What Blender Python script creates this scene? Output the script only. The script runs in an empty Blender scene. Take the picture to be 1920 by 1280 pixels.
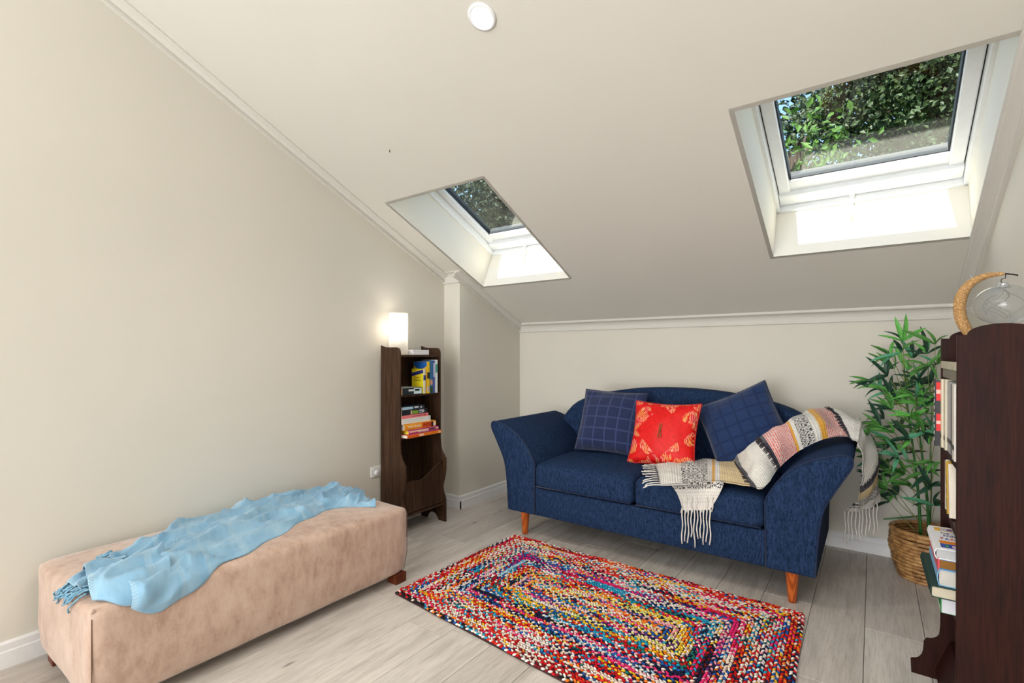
import bpy, bmesh, math, random
import numpy as np
from mathutils import Vector, Matrix, noise

random.seed(7); rng = np.random.default_rng(11)
scn = bpy.context.scene
col = scn.collection
PI = math.pi
R = math.radians

# ------------------------------------------------------------------ camera
CAM_H = 1.2; YAW = R(35.936); FPX = 934.2; HOR = 664.2
cam_d = bpy.data.cameras.new('camera'); cam = bpy.data.objects.new('camera', cam_d); col.objects.link(cam)
cam_d.sensor_width = 36.0; cam_d.lens = FPX/1920*36.0; cam_d.shift_y = (HOR-640)/1920.0
cam_d.clip_start = 0.02; cam_d.clip_end = 200
cam.location = (0, 0, CAM_H); cam.rotation_euler = (PI/2, 0, YAW)
scn.camera = cam

# ------------------------------------------------------------------ world, sun, big lights, exposure
world = bpy.data.worlds.new('world'); scn.world = world; world.use_nodes = True
wn = world.node_tree; wn.nodes.clear()
wo = wn.nodes.new('ShaderNodeOutputWorld'); bg = wn.nodes.new('ShaderNodeBackground'); sky = wn.nodes.new('ShaderNodeTexSky')
sky.sky_type = 'NISHITA'; sky.sun_disc = False; sky.sun_elevation = R(46); sky.sun_rotation = R(180)
sky.air_density = 1.3; sky.dust_density = 0.2; sky.ozone_density = 3.0
bg.inputs['Strength'].default_value = 0.42
wn.links.new(sky.outputs[0], bg.inputs[0]); wn.links.new(bg.outputs[0], wo.inputs[0])

sun_d = bpy.data.lights.new('sun', 'SUN'); sun = bpy.data.objects.new('sun', sun_d); col.objects.link(sun)
sun_d.energy = 25.0; sun_d.angle = R(0.6); sun_d.color = (1, .965, .9)
sun.rotation_euler = Vector((0.035, 0.69, -0.655)).to_track_quat('-Z', 'Y').to_euler()

def area(name, loc, target, size, sizey, energy, color):
    d = bpy.data.lights.new(name, 'AREA'); d.shape = 'RECTANGLE'; d.size = size; d.size_y = sizey
    d.energy = energy; d.color = color
    o = bpy.data.objects.new(name, d); col.objects.link(o); o.location = loc
    o.rotation_euler = (Vector(target)-Vector(loc)).to_track_quat('-Z', 'Y').to_euler()
    return o
# unseen fill lights added behind the camera, one far back and one high up
area('rear_fill_far', (-1.1, -6.2, 1.6), (-1.1, 3.0, 1.3), 2.8, 2.4, 180, (.92, .96, 1.0))
area('rear_fill_high', (-1.1, -1.4, 3.0), (-1.0, 2.2, 0.6), 2.4, 1.4, 44, (.94, .97, 1.0))
# low unseen fill, added to brighten the sloping ceiling from below
area('rear_fill_low', (-1.1, -3.4, .35), (-1.1, 2.4, 2.0), 2.8, 1.4, 98, (.94, .97, 1.0))

scn.view_settings.view_transform = 'Standard'; scn.view_settings.look = 'None'
scn.view_settings.gamma = 1.0; scn.view_settings.use_curve_mapping = False
scn.view_settings.exposure = -0.06

# ------------------------------------------------------------------ projection helpers (to read positions off known planes)
FW = Vector((-math.sin(YAW), math.cos(YAW), 0)); RT = Vector((math.cos(YAW), math.sin(YAW), 0)); CP = Vector((0, 0, CAM_H))
def ray(x, y): return FW + RT*((x-960)/FPX) + Vector((0, 0, (HOR-y)/FPX))
def at(x, y, axis, val):
    r = ray(x, y); i = 'XYZ'.index(axis); t = (val-CP[i])/r[i]; return CP + r*t

# ------------------------------------------------------------------ node helpers
def lin(c):
    return tuple(((v/255)/12.92 if v/255 <= .04045 else ((v/255+.055)/1.055)**2.4) for v in c)
def rgb(c): return (*lin(c), 1.0)
class NT:
    def __init__(s, name):
        s.m = bpy.data.materials.new(name); s.m.use_nodes = True; s.t = s.m.node_tree; s.t.nodes.clear()
        s.out = s.n('OutputMaterial'); s.b = s.n('BsdfPrincipled'); s.t.links.new(s.b.outputs[0], s.out.inputs[0])
    def n(s, k, **kw):
        o = s.t.nodes.new('ShaderNode'+k)
        for a, v in kw.items(): setattr(o, a, v)
        return o
    def l(s, a, b): s.t.links.new(a, b)
    def set(s, **kw):
        for k, v in kw.items(): s.b.inputs[k.replace('_', ' ')].default_value = v
    def coord(s, kind='Object', scale=(1, 1, 1), rot=(0, 0, 0)):
        c = s.n('TexCoord'); m = s.n('Mapping'); m.inputs['Scale'].default_value = scale; m.inputs['Rotation'].default_value = rot
        s.l(c.outputs[kind], m.inputs[0]); return m.outputs[0]
    def noise(s, vec, scale, detail=4, rough=.55):
        o = s.n('TexNoise'); o.inputs['Scale'].default_value = scale; o.inputs['Detail'].default_value = detail
        o.inputs['Roughness'].default_value = rough
        if vec is not None: s.l(vec, o.inputs['Vector'])
        return o.outputs['Fac']
    def ramp(s, fac, stops, interp='LINEAR'):
        o = s.n('ValToRGB'); cr = o.color_ramp; cr.interpolation = interp
        while len(cr.elements) < len(stops): cr.elements.new(.5)
        for e, (p, c) in zip(cr.elements, stops): e.position = p; e.color = rgb(c) if len(c) == 3 else c
        s.l(fac, o.inputs[0]); return o.outputs[0]
    def mix(s, fac, a, b, mode='MIX'):
        o = s.n('Mix', data_type='RGBA', blend_type=mode)
        for sock, v in ((o.inputs['Factor'], fac), (o.inputs[6], a), (o.inputs[7], b)):
            if isinstance(v, (int, float)): sock.default_value = v
            elif isinstance(v, tuple): sock.default_value = rgb(v)
            else: s.l(v, sock)
        return o.outputs[2]
    def math(s, op, a, b=None, clamp=False):
        o = s.n('Math', operation=op); o.use_clamp = clamp
        for i, v in enumerate((a, b)):
            if v is None: continue
            if isinstance(v, (int, float)): o.inputs[i].default_value = v
            else: s.l(v, o.inputs[i])
        return o.outputs[0]
    def bump(s, h, strength=.3, dist=.002):
        o = s.n('Bump'); o.inputs['Strength'].default_value = strength; o.inputs['Distance'].default_value = dist
        s.l(h, o.inputs['Height']); s.l(o.outputs[0], s.b.inputs['Normal'])
    def color(s, c):
        s.l(c, s.b.inputs['Base Color'])

def flat(name, c, rough=.6, metal=0, var=.06, scale=30, spec=.4):
    n = NT(name); f = n.noise(n.coord(), scale, 3)
    c2 = tuple(max(0, v*(1-var*2)) for v in c)
    n.color(n.ramp(f, [(.3, c2), (.7, c)])); n.set(Roughness=rough, Metallic=metal); n.b.inputs['Specular IOR Level'].default_value = spec
    return n.m

def mat_wall(name, c):
    n = NT(name); v = n.coord()
    f = n.noise(v, 1.3, 3); n.color(n.ramp(f, [(.3, tuple(x*.985 for x in c)), (.7, c)]))
    n.bump(n.noise(v, 260, 2), .06, .0006); n.set(Roughness=.75); n.b.inputs['Specular IOR Level'].default_value = .25
    return n.m
M = {}
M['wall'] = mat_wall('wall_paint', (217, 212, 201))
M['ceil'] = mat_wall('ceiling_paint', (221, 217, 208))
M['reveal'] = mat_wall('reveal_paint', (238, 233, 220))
M['trim'] = mat_wall('cornice_paint', (216, 212, 204))
M['base'] = flat('baseboard_gloss_white', (232, 231, 231), .35, var=.01)
M['vinyl'] = flat('window_frame_white', (240, 242, 243), .3, var=.01)
M['seal'] = flat('black_rubber_seal', (30, 34, 38), .6)

def mat_wood_floor(i, base, dark):
    n = NT('plank_oak_%d' % i); c = n.n('TexCoord'); oi = n.n('ObjectInfo')
    ad = n.n('VectorMath', operation='ADD'); sc = n.n('VectorMath', operation='SCALE'); sc.inputs['Scale'].default_value = 37.0
    cx = n.n('CombineXYZ'); n.l(oi.outputs['Random'], cx.inputs[0]); n.l(oi.outputs['Random'], cx.inputs[2]); n.l(cx.outputs[0], sc.inputs[0])
    n.l(c.outputs['Object'], ad.inputs[0]); n.l(sc.outputs[0], ad.inputs[1])
    m = n.n('Mapping'); m.inputs['Scale'].default_value = (9, 1.1, 9); n.l(ad.outputs[0], m.inputs[0])
    g = n.noise(m.outputs[0], 2.6, 8, .62)
    m2 = n.n('Mapping'); m2.inputs['Scale'].default_value = (60, 3.2, 60); n.l(ad.outputs[0], m2.inputs[0])
    g2 = n.noise(m2.outputs[0], 3.0, 3, .7)
    m3 = n.n('Mapping'); m3.inputs['Scale'].default_value = (3.2, 1.0, 3); n.l(ad.outputs[0], m3.inputs[0])
    vo = n.n('TexVoronoi'); vo.inputs['Scale'].default_value = 2.1; n.l(m3.outputs[0], vo.inputs['Vector'])
    kn = n.ramp(vo.outputs['Distance'], [(.02, (70, 62, 56)), (.075, (255, 255, 255))])
    a = n.ramp(g, [(.34, dark), (.48, base), (.66, tuple(min(255, x*1.05) for x in base))])
    b = n.ramp(g2, [(.30, (222, 217, 212)), (.52, (255, 255, 255))])
    x = n.mix(.75, a, b, 'MULTIPLY'); x = n.mix(.6, x, kn, 'MULTIPLY')
    hs = n.n('HueSaturation'); n.l(x, hs.inputs['Color'])
    v = n.math('MULTIPLY_ADD', oi.outputs['Random'], .16); v.node.inputs[2].default_value = .91
    n.l(v, hs.inputs['Value']); n.color(hs.outputs[0])
    n.bump(g2, .12, .0006); n.set(Roughness=.42); n.b.inputs['Specular IOR Level'].default_value = .35
    return n.m
M['plank'] = [mat_wood_floor(0, (203, 195, 187), (186, 178, 170)), mat_wood_floor(1, (196, 188, 180), (181, 173, 165)), mat_wood_floor(2, (209, 202, 194), (193, 186, 178))]

def mat_dark_wood(name, a, b, rough=.35, red=.5):
    n = NT(name); v = n.coord('Object', (14, 14, .9)); g = n.noise(v, 3.0, 7, .6)
    v2 = n.coord('Object', (70, 70, 3)); g2 = n.noise(v2, 3.0, 3, .6)
    v3 = n.coord(); g3 = n.noise(v3, 5.0, 3)
    c = n.ramp(g, [(.32, a), (.66, b)]); c = n.mix(n.math('MULTIPLY', g3, red), c, (78, 24, 15))
    c = n.mix(.7, c, n.ramp(g2, [(.3, (130, 120, 115)), (.6, (255, 255, 255))]), 'MULTIPLY')
    n.color(c); n.bump(g2, .1, .0005); n.set(Roughness=rough); n.b.inputs['Specular IOR Level'].default_value = .16
    return n.m
M['walnut'] = mat_dark_wood('dark_stained_wood', (24, 11, 7), (46, 21, 13), .5, .35)
M['walnut2'] = mat_dark_wood('dark_brown_wood', (52, 38, 28), (84, 62, 46), .4, .15)

def mat_orange_wood():
    n = NT('orange_stained_wood'); v = n.coord('Object', (8, 8, 1.2))
    w = n.n('TexWave', wave_type='RINGS'); w.inputs['Scale'].default_value = 5; w.inputs['Distortion'].default_value = 5; w.inputs['Detail'].default_value = 3
    n.l(v, w.inputs['Vector']); n.color(n.ramp(w.outputs['Fac'], [(.2, (150, 66, 22)), (.8, (196, 98, 38))])); n.set(Roughness=.3); return n.m
M['leg'] = mat_orange_wood()
M['redwood'] = mat_dark_wood('reddish_block_wood', (92, 44, 26), (124, 66, 40))

def mat_fabric(name, a, b, weave=900, bumpd=.0012, sheen=.2, streak=(1, 1, .25), strength=.45):
    n = NT(name); v = n.coord('Object', streak)
    g = n.noise(v, weave, 2, .6); g2 = n.noise(v, weave*.3, 3, .6)
    s = n.math('ADD', n.math('MULTIPLY', g, .5), n.math('MULTIPLY', g2, .5))
    n.color(n.ramp(s, [(.36, a), (.62, b)])); n.bump(s, strength, bumpd)
    n.set(Roughness=.85); n.b.inputs['Sheen Weight'].default_value = sheen; n.b.inputs['Specular IOR Level'].default_value = .2
    return n.m
M['navy'] = mat_fabric('navy_chenille', (16, 27, 48), (44, 64, 98), 420, sheen=.0)
M['navy'].node_tree.nodes['Principled BSDF'].inputs['Specular IOR Level'].default_value = .06
M['navydark'] = mat_fabric('navy_piping', (16, 28, 55), (30, 48, 82), 420)

def mat_suede():
    n = NT('beige_suede'); v = n.coord('Object', (1, 1, 1)); g = n.noise(v, 5.5, 8, .68); g2 = n.noise(n.coord('Object', (1, 1, .4)), 24, 6, .7); g3 = n.noise(v, 700, 2)
    s = n.math('ADD', n.math('MULTIPLY', g, .5), n.math('MULTIPLY', g2, .5))
    c = n.ramp(s, [(.38, (174, 144, 127)), (.5, (195, 167, 150)), (.62, (208, 183, 167))])
    c = n.mix(.35, c, n.ramp(g3, [(.3, (205, 200, 196)), (.6, (255, 255, 255))]), 'MULTIPLY')
    n.color(c); n.bump(g3, .15, .0008); n.set(Roughness=.9); n.b.inputs['Sheen Weight'].default_value = .5; n.b.inputs['Sheen Roughness'].default_value = .4
    n.b.inputs['Specular IOR Level'].default_value = .1
    return n.m
M['suede'] = mat_suede()

def mat_check(name, base, line, pitch, lw, inv=False):
    """tone-on-tone checked cushion cover, uses UV (metres)"""
    n = NT(name); tc = n.n('TexCoord'); sp = n.n('SeparateXYZ'); n.l(tc.outputs['UV'], sp.inputs[0])
    ms = []
    for i in (0, 1):
        d = n.math('PINGPONG', sp.outputs[i], pitch/2); ms.append(n.math('LESS_THAN', d, lw))
    mk = n.math('MAXIMUM', ms[0], ms[1])
    v = n.coord('UV', (1, .22, 1)); g = n.noise(v, 420, 3, .6)
    c = n.ramp(g, [(.35, tuple(x*.72 for x in base)), (.65, base)])
    c2 = n.ramp(g, [(.35, tuple(x*.85 for x in line)), (.65, line)])
    n.color(n.mix(mk, c, c2)); h = n.math('ADD', n.math('MULTIPLY', g, .5), n.math('MULTIPLY', mk, -.9)); n.bump(h, .5, .0022)
    n.set(Roughness=.85); n.b.inputs['Sheen Weight'].default_value = .25; n.b.inputs['Specular IOR Level'].default_value = .2
    return n.m
M['check1'] = mat_check('navy_check_light_lines', (38, 50, 90), (58, 70, 112), .080, .0050)
M['check2'] = mat_check('navy_check_dark_lines', (34, 58, 104), (26, 44, 86), .074, .0075)

def mat_brocade():
    n = NT('red_brocade'); tc = n.n('TexCoord'); sp = n.n('SeparateXYZ'); n.l(tc.outputs['UV'], sp.inputs[0])
    ax = n.math('ABSOLUTE', sp.outputs[0]); ay = n.math('ABSOLUTE', sp.outputs[1])
    d = n.math('ADD', ax, ay); outside = n.math('GREATER_THAN', d, .165)
    # feathery curled motifs: contour lines of a warped noise field, inside larger blobs
    v = n.coord('UV')
    nz = n.n('TexNoise'); nz.inputs['Scale'].default_value = 9; nz.inputs['Detail'].default_value = 1; n.l(v, nz.inputs['Vector'])
    sub = n.n('VectorMath', operation='SUBTRACT'); n.l(nz.outputs['Color'], sub.inputs[0]); sub.inputs[1].default_value = (.5, .5, .5)
    sc = n.n('VectorMath', operation='SCALE'); sc.inputs['Scale'].default_value = .09; n.l(sub.outputs[0], sc.inputs[0])
    ad = n.n('VectorMath', operation='ADD'); n.l(v, ad.inputs[0]); n.l(sc.outputs[0], ad.inputs[1])
    vo = n.n('TexVoronoi'); vo.inputs['Scale'].default_value = 11; n.l(ad.outputs[0], vo.inputs['Vector'])
    blob = n.ramp(vo.outputs['Distance'], [(.52, (255, 255, 255)), (.55, (0, 0, 0))])
    wv = n.n('TexWave', wave_type='BANDS'); wv.inputs['Scale'].default_value = 26; wv.inputs['Distortion'].default_value = 7; wv.inputs['Detail'].default_value = 2; wv.inputs['Detail Scale'].default_value = 2
    n.l(ad.outputs[0], wv.inputs['Vector']); st = n.ramp(wv.outputs['Fac'], [(.36, (0, 0, 0)), (.48, (255, 255, 255))])
    pick = n.math('GREATER_THAN', n.noise(n.coord('UV'), 13, 1), .37)
    mk = n.math('MULTIPLY', n.math('MULTIPLY', n.math('MULTIPLY', blob, st), outside), pick)
    hue = n.ramp(n.noise(v, 16, 2), [(.38, (236, 120, 130)), (.5, (240, 178, 128)), (.62, (230, 160, 84))])
    red = n.ramp(n.noise(v, 40, 3), [(.3, (205, 14, 14)), (.7, (228, 22, 20))])
    n.color(n.mix(n.math('MULTIPLY', mk, .85), red, hue)); n.set(Roughness=.5); n.b.inputs['Specular IOR Level'].default_value = .3
    n.bump(mk, .3, .0008); return n.m
M['brocade'] = mat_brocade()

def mat_throw():
    """striped loop-weave throw; UV y runs along its length in metres"""
    n = NT('striped_woven_throw'); tc = n.n('TexCoord'); sp = n.n('SeparateXYZ'); n.l(tc.outputs['UV'], sp.inputs[0])
    L = 2.0; f = n.math('DIVIDE', sp.outputs[1], L)
    W = (232, 226, 218); T = (226, 196, 140); O = (226, 164, 60); P = (226, 186, 178); K = (62, 56, 66)
    seg = THROW_STRIPES
    base = n.ramp(f, [(a/L, c) for a, c, _ in seg], 'CONSTANT')
    mot = n.ramp(f, [(a/L, (255, 255, 255) if k == 'm' else (0, 0, 0)) for a, _, k in seg], 'CONSTANT')
    pk = n.ramp(f, [(a/L, (255, 255, 255) if k == 'p' else (0, 0, 0)) for a, _, k in seg], 'CONSTANT')
    v = n.coord('UV', (1, 1, 1)); nz = n.noise(n.coord('UV', (1, .55, 1)), 170, 1)
    mk = n.math('MULTIPLY', mot, n.ramp(nz, [(.47, (255, 255, 255)), (.5, (0, 0, 0))]))
    lines = n.math('GREATER_THAN', n.math('SINE', n.math('MULTIPLY', sp.outputs[1], 620)), .1)
    pl = n.math('MULTIPLY', n.math('MULTIPLY', pk, lines), n.math('GREATER_THAN', n.noise(v, 90, 1), .42))
    c = n.mix(mk, base, (34, 36, 50)); c = n.mix(pl, c, (222, 96, 92))
    h = n.math('ADD', n.math('SINE', n.math('MULTIPLY', sp.outputs[0], 520)), n.math('SINE', n.math('MULTIPLY', sp.outputs[1], 620)))
    c = n.mix(.35, c, n.ramp(n.math('MULTIPLY_ADD', h, .25), [(.0, (170, 166, 160)), (.6, (255, 255, 255))]), 'MULTIPLY')
    n.color(c); n.bump(h, .6, .002); n.set(Roughness=.95); n.b.inputs['Sheen Weight'].default_value = .3; n.b.inputs['Specular IOR Level'].default_value = .1
    return n.m
_W = (236, 231, 223); _T = (230, 204, 152); _O = (232, 170, 62); _P = (236, 205, 196); _K = (64, 58, 68)
THROW_STRIPES = [(0, _W, ''), (.10, _W, 'm'), (.22, _W, ''), (.245, _O, ''), (.262, _W, ''), (.285, _T, ''), (.40, _K, ''), (.43, _W, ''), (.60, _K, ''), (.625, _P, 'p'),
                 (.76, _O, ''), (.78, _W, ''), (.80, _W, 'm'), (.86, _W, ''), (.885, _O, ''), (.91, _P, 'p'), (1.02, _K, ''), (1.05, _W, ''), (1.33, _K, ''), (1.37, _T, ''),
                 (1.45, _W, 'm'), (1.545, _W, '')]
M['throw'] = mat_throw()
M['yarn'] = flat('cream_yarn', (236, 230, 222), .95, var=.05, scale=200)
M['blackyarn'] = flat('charcoal_yarn', (60, 54, 62), .95, var=.2, scale=200)

def mat_blue():
    n = NT('light_blue_woven_cotton'); tc = n.n('TexCoord'); sp = n.n('SeparateXYZ'); n.l(tc.outputs['UV'], sp.inputs[0])
    v = n.coord('UV'); g = n.noise(v, 8, 4); g2 = n.noise(v, 420, 2)
    c = n.ramp(g, [(.35, (122, 166, 196)), (.65, (152, 190, 214))])
    band = n.math('LESS_THAN', n.math('PINGPONG', sp.outputs[1], .085), .012)
    dots = n.math('GREATER_THAN', n.math('MULTIPLY', n.math('SINE', n.math('MULTIPLY', sp.outputs[0], 900)), n.math('SINE', n.math('MULTIPLY', sp.outputs[1], 900))), .15)
    bd = n.math('MULTIPLY', band, dots)
    c = n.mix(n.math('MULTIPLY', bd, .7), c, (86, 132, 160)); c = n.mix(n.math('MULTIPLY', band, .22), c, (205, 230, 240))
    n.color(c); n.bump(n.math('ADD', g2, n.math('MULTIPLY', bd, -1.2)), .4, .0014)
    n.set(Roughness=.9); n.b.inputs['Sheen Weight'].default_value = .3; n.b.inputs['Specular IOR Level'].default_value = .15
    return n.m
M['blue'] = mat_blue()
M['blueyarn'] = flat('light_blue_yarn', (132, 180, 206), .9, var=.12, scale=80)

def mat_vcol(name, rough=.85, bumps=350):
    n = NT(name); a = n.n('Attribute', attribute_name='Col'); v = n.coord(); g = n.noise(v, bumps, 2)
    n.color(n.mix(.2, a.outputs['Color'], n.ramp(g, [(.3, (170, 170, 170)), (.6, (255, 255, 255))]), 'MULTIPLY'))
    n.bump(g, .3, .001); n.set(Roughness=rough); n.b.inputs['Specular IOR Level'].default_value = .2; return n.m
M['rag'] = mat_vcol('multicoloured_rag_cotton')
M['rugback'] = flat('rug_backing_dark', (74, 44, 46), .95, var=.3)

def mat_glass_thin(name, tint=(1, 1, 1), ior=1.5, rough=0.0):
    m = bpy.data.materials.new(name); m.use_nodes = True; t = m.node_tree; t.nodes.clear()
    o = t.nodes.new('ShaderNodeOutputMaterial'); mx = t.nodes.new('ShaderNodeMixShader'); fr = t.nodes.new('ShaderNodeFresnel')
    tr = t.nodes.new('ShaderNodeBsdfTransparent'); gl = t.nodes.new('ShaderNodeBsdfGlossy')
    fr.inputs['IOR'].default_value = ior; tr.inputs[0].default_value = (*tint, 1); gl.inputs['Roughness'].default_value = rough
    ge = t.nodes.new('ShaderNodeNewGeometry'); mr = t.nodes.new('ShaderNodeMapRange'); mr.inputs['To Min'].default_value = ior; mr.inputs['To Max'].default_value = 1/ior
    t.links.new(ge.outputs['Backfacing'], mr.inputs['Value']); t.links.new(mr.outputs[0], fr.inputs['IOR'])   # same reflectance from either side of the pane
    t.links.new(fr.outputs[0], mx.inputs[0]); t.links.new(tr.outputs[0], mx.inputs[1]); t.links.new(gl.outputs[0], mx.inputs[2]); t.links.new(mx.outputs[0], o.inputs[0])
    return m
M['pane'] = mat_glass_thin('window_glass', (.93, .96, .95), 1.52)
M['globe'] = mat_glass_thin('clear_bauble_glass', (.97, .985, .99), 1.5)
_t = M['globe'].node_tree; _mx = next(n for n in _t.nodes if n.type == 'MIX_SHADER'); _o = next(n for n in _t.nodes if n.type == 'OUTPUT_MATERIAL')
_d = _t.nodes.new('ShaderNodeBsdfTranslucent'); _d.inputs[0].default_value = (.92, .96, 1, 1); _m2 = _t.nodes.new('ShaderNodeMixShader'); _m2.inputs[0].default_value = .10
_t.links.new(_mx.outputs[0], _m2.inputs[1]); _t.links.new(_d.outputs[0], _m2.inputs[2]); _t.links.new(_m2.outputs[0], _o.inputs[0])

def mat_emit(name, c, s):
    m = bpy.data.materials.new(name); m.use_nodes = True; t = m.node_tree; t.nodes.clear()
    o = t.nodes.new('ShaderNodeOutputMaterial'); e = t.nodes.new('ShaderNodeEmission'); e.inputs[0].default_value = (*c, 1); e.inputs[1].default_value = s
    t.links.new(e.outputs[0], o.inputs[0]); return m
M['led'] = mat_emit('downlight_led', (1, .97, .92), 14)
M['bulb'] = mat_emit('warm_bulb', (1, .93, .82), 9)

# ------------------------------------------------------------------ mesh helpers
ORG = {}
def tag(o, label=None, cat=None, group=None, kind=None):
    if label: o['label'] = label
    if cat: o['category'] = cat
    if group: o['group'] = group
    if kind: o['kind'] = kind
    return o
def empty(name, loc, label=None, cat=None, group=None, kind=None):
    o = bpy.data.objects.new(name, None); col.objects.link(o); o.location = loc; o.empty_display_size = .05
    ORG[o.name] = Vector(loc); return tag(o, label, cat, group, kind)
def link_mesh(me, name, parent, org=None):
    o = bpy.data.objects.new(name, me); col.objects.link(o)
    if parent is not None: o.parent = parent
    ORG[o.name] = org if org is not None else Vector((0, 0, 0))
    return o
def part(name, vf, mat, parent=None, smooth=False, uvs=None, loc=None):
    """vf in world coordinates; the object's origin is that of its parent (or loc / 0)"""
    vs, fs = vf[0], vf[1]
    org = ORG[parent.name] if parent is not None else Vector(loc or (0, 0, 0))
    me = bpy.data.meshes.new(name)
    a = np.array([tuple(v) for v in vs], dtype=float)
    a = a - np.array(org)
    me.from_pydata([tuple(v) for v in a], [], [tuple(f) for f in fs])
    if isinstance(mat, (list, tuple)):
        for m_ in mat: me.materials.append(m_)
    else: me.materials.append(mat)
    if len(vf) > 2 and vf[2] is not None:
        for p, i in zip(me.polygons, vf[2]): p.material_index = i
    if uvs is not None:
        ul = me.uv_layers.new(name='UVMap')
        for lp in me.loops: ul.data[lp.index].uv = uvs[lp.vertex_index]
    if smooth: me.polygons.foreach_set('use_smooth', [True]*len(me.polygons))
    me.update()
    o = link_mesh(me, name, parent, org.copy())
    if parent is None: o.location = org
    return o
def fixn(o):
    bm = bmesh.new(); bm.from_mesh(o.data); bmesh.ops.recalc_face_normals(bm, faces=bm.faces); bm.to_mesh(o.data); bm.free(); return o

def box(x0, x1, y0, y1, z0, z1, bev=0, seg=2, mtx=None):
    bm = bmesh.new(); bmesh.ops.create_cube(bm, size=1)
    for v in bm.verts: v.co = Vector(((v.co.x+.5)*(x1-x0)+x0, (v.co.y+.5)*(y1-y0)+y0, (v.co.z+.5)*(z1-z0)+z0))
    if bev: bmesh.ops.bevel(bm, geom=bm.edges[:], offset=bev, segments=seg, profile=.5, affect='EDGES')
    return bm_out(bm, mtx)
def bm_out(bm, mtx=None):
    bmesh.ops.recalc_face_normals(bm, faces=bm.faces); bm.verts.index_update()
    vs = [(mtx @ v.co if mtx else v.co.copy()) for v in bm.verts]; fs = [[v.index for v in f.verts] for f in bm.faces]; bm.free(); return vs, fs
def join(*l):
    V = []; F = []
    for a in l:
        k = len(V); V += list(a[0]); F += [[i+k for i in f] for f in a[1]]
    return V, F
def prism(pts, axis, a, b, bev=0, seg=2):
    """pts: 2-D outline; extruded along axis from a to b"""
    bm = bmesh.new()
    def mk(p, t):
        if axis == 'Y': return (p[0], t, p[1])
        if axis == 'X': return (t, p[0], p[1])
        return (p[0], p[1], t)
    v0 = [bm.verts.new(mk(p, a)) for p in pts]; v1 = [bm.verts.new(mk(p, b)) for p in pts]; n = len(pts)
    f0 = bm.faces.new(v0); f1 = bm.faces.new(v1[::-1])
    for i in range(n): bm.faces.new((v0[i], v0[(i+1) % n], v1[(i+1) % n], v1[i]))
    bmesh.ops.recalc_face_normals(bm, faces=bm.faces)
    if bev:
        es = list({e for f in (f0, f1) for e in f.edges}); bmesh.ops.bevel(bm, geom=es, offset=bev, segments=seg, profile=.5, affect='EDGES')
    return bm_out(bm)
def sweep(profile, p0, p1, u, v):
    """profile 2-D (a,b) -> a*u+b*v, swept p0->p1, capped"""
    p0, p1, u, v = map(Vector, (p0, p1, u, v)); n = len(profile)
    V = [p0+u*a+v*b for a, b in profile]+[p1+u*a+v*b for a, b in profile]
    F = [[i, (i+1) % n, (i+1) % n+n, i+n] for i in range(n)]+[list(range(n))[::-1], [i+n for i in range(n)]]
    return V, F
def tube(path, rad, sides=8, closed=False, cap=True):
    P = [Vector(p) for p in path]; n = len(P); rr = rad if isinstance(rad, (list, tuple)) else [rad]*n
    V = []; F = []; up = Vector((0, 0, 1)); prev = None
    for i, p in enumerate(P):
        if closed: t = P[(i+1) % n]-P[i-1]
        else: t = P[min(i+1, n-1)]-P[max(i-1, 0)]
        if t.length < 1e-9: t = Vector((0, 0, 1))
        t.normalize()
        if prev is None:
            a = t.cross(up)
            if a.length < 1e-3: a = t.cross(Vector((1, 0, 0)))
        else: a = prev - t*prev.dot(t)
        a.normalize(); prev = a; b = t.cross(a)
        for k in range(sides):
            w = 2*PI*k/sides; V.append(p+(a*math.cos(w)+b*math.sin(w))*rr[i])
    m = n if closed else n-1
    for i in range(m):
        for k in range(sides):
            j = (i+1) % n; F.append([i*sides+k, i*sides+(k+1) % sides, j*sides+(k+1) % sides, j*sides+k])
    if cap and not closed: F.append(list(range(sides))[::-1]); F.append([(n-1)*sides+k for k in range(sides)])
    return V, F
def lathe(prof, c, seg=32, mtx=None, jit=None):
    V = []; F = []; n = len(prof)
    for i, (r, z) in enumerate(prof):
        for k in range(seg):
            w = 2*PI*k/seg; q = Vector((r*math.cos(w), r*math.sin(w), z)); V.append((mtx @ q if mtx else q)+Vector(c))
    for i in range(n-1):
        for k in range(seg): F.append([i*seg+k, i*seg+(k+1) % seg, (i+1)*seg+(k+1) % seg, (i+1)*seg+k])
    F.append(list(range(seg))[::-1]); F.append([(n-1)*seg+k for k in range(seg)])
    return V, F
def spline(pts, n):
    """Catmull-Rom through points, n samples"""
    P = [Vector(p) for p in pts]; m = len(P)-1; out = []
    for i in range(n):
        t = i/(n-1)*m; k = min(int(t), m-1); f = t-k
        p0, p1, p2, p3 = P[max(k-1, 0)], P[k], P[k+1], P[min(k+2, m)]
        out.append(.5*((2*p1)+(p2-p0)*f+(2*p0-5*p1+4*p2-p3)*f*f+(3*p1-p0-3*p2+p3)*f**3))
    return out
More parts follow.
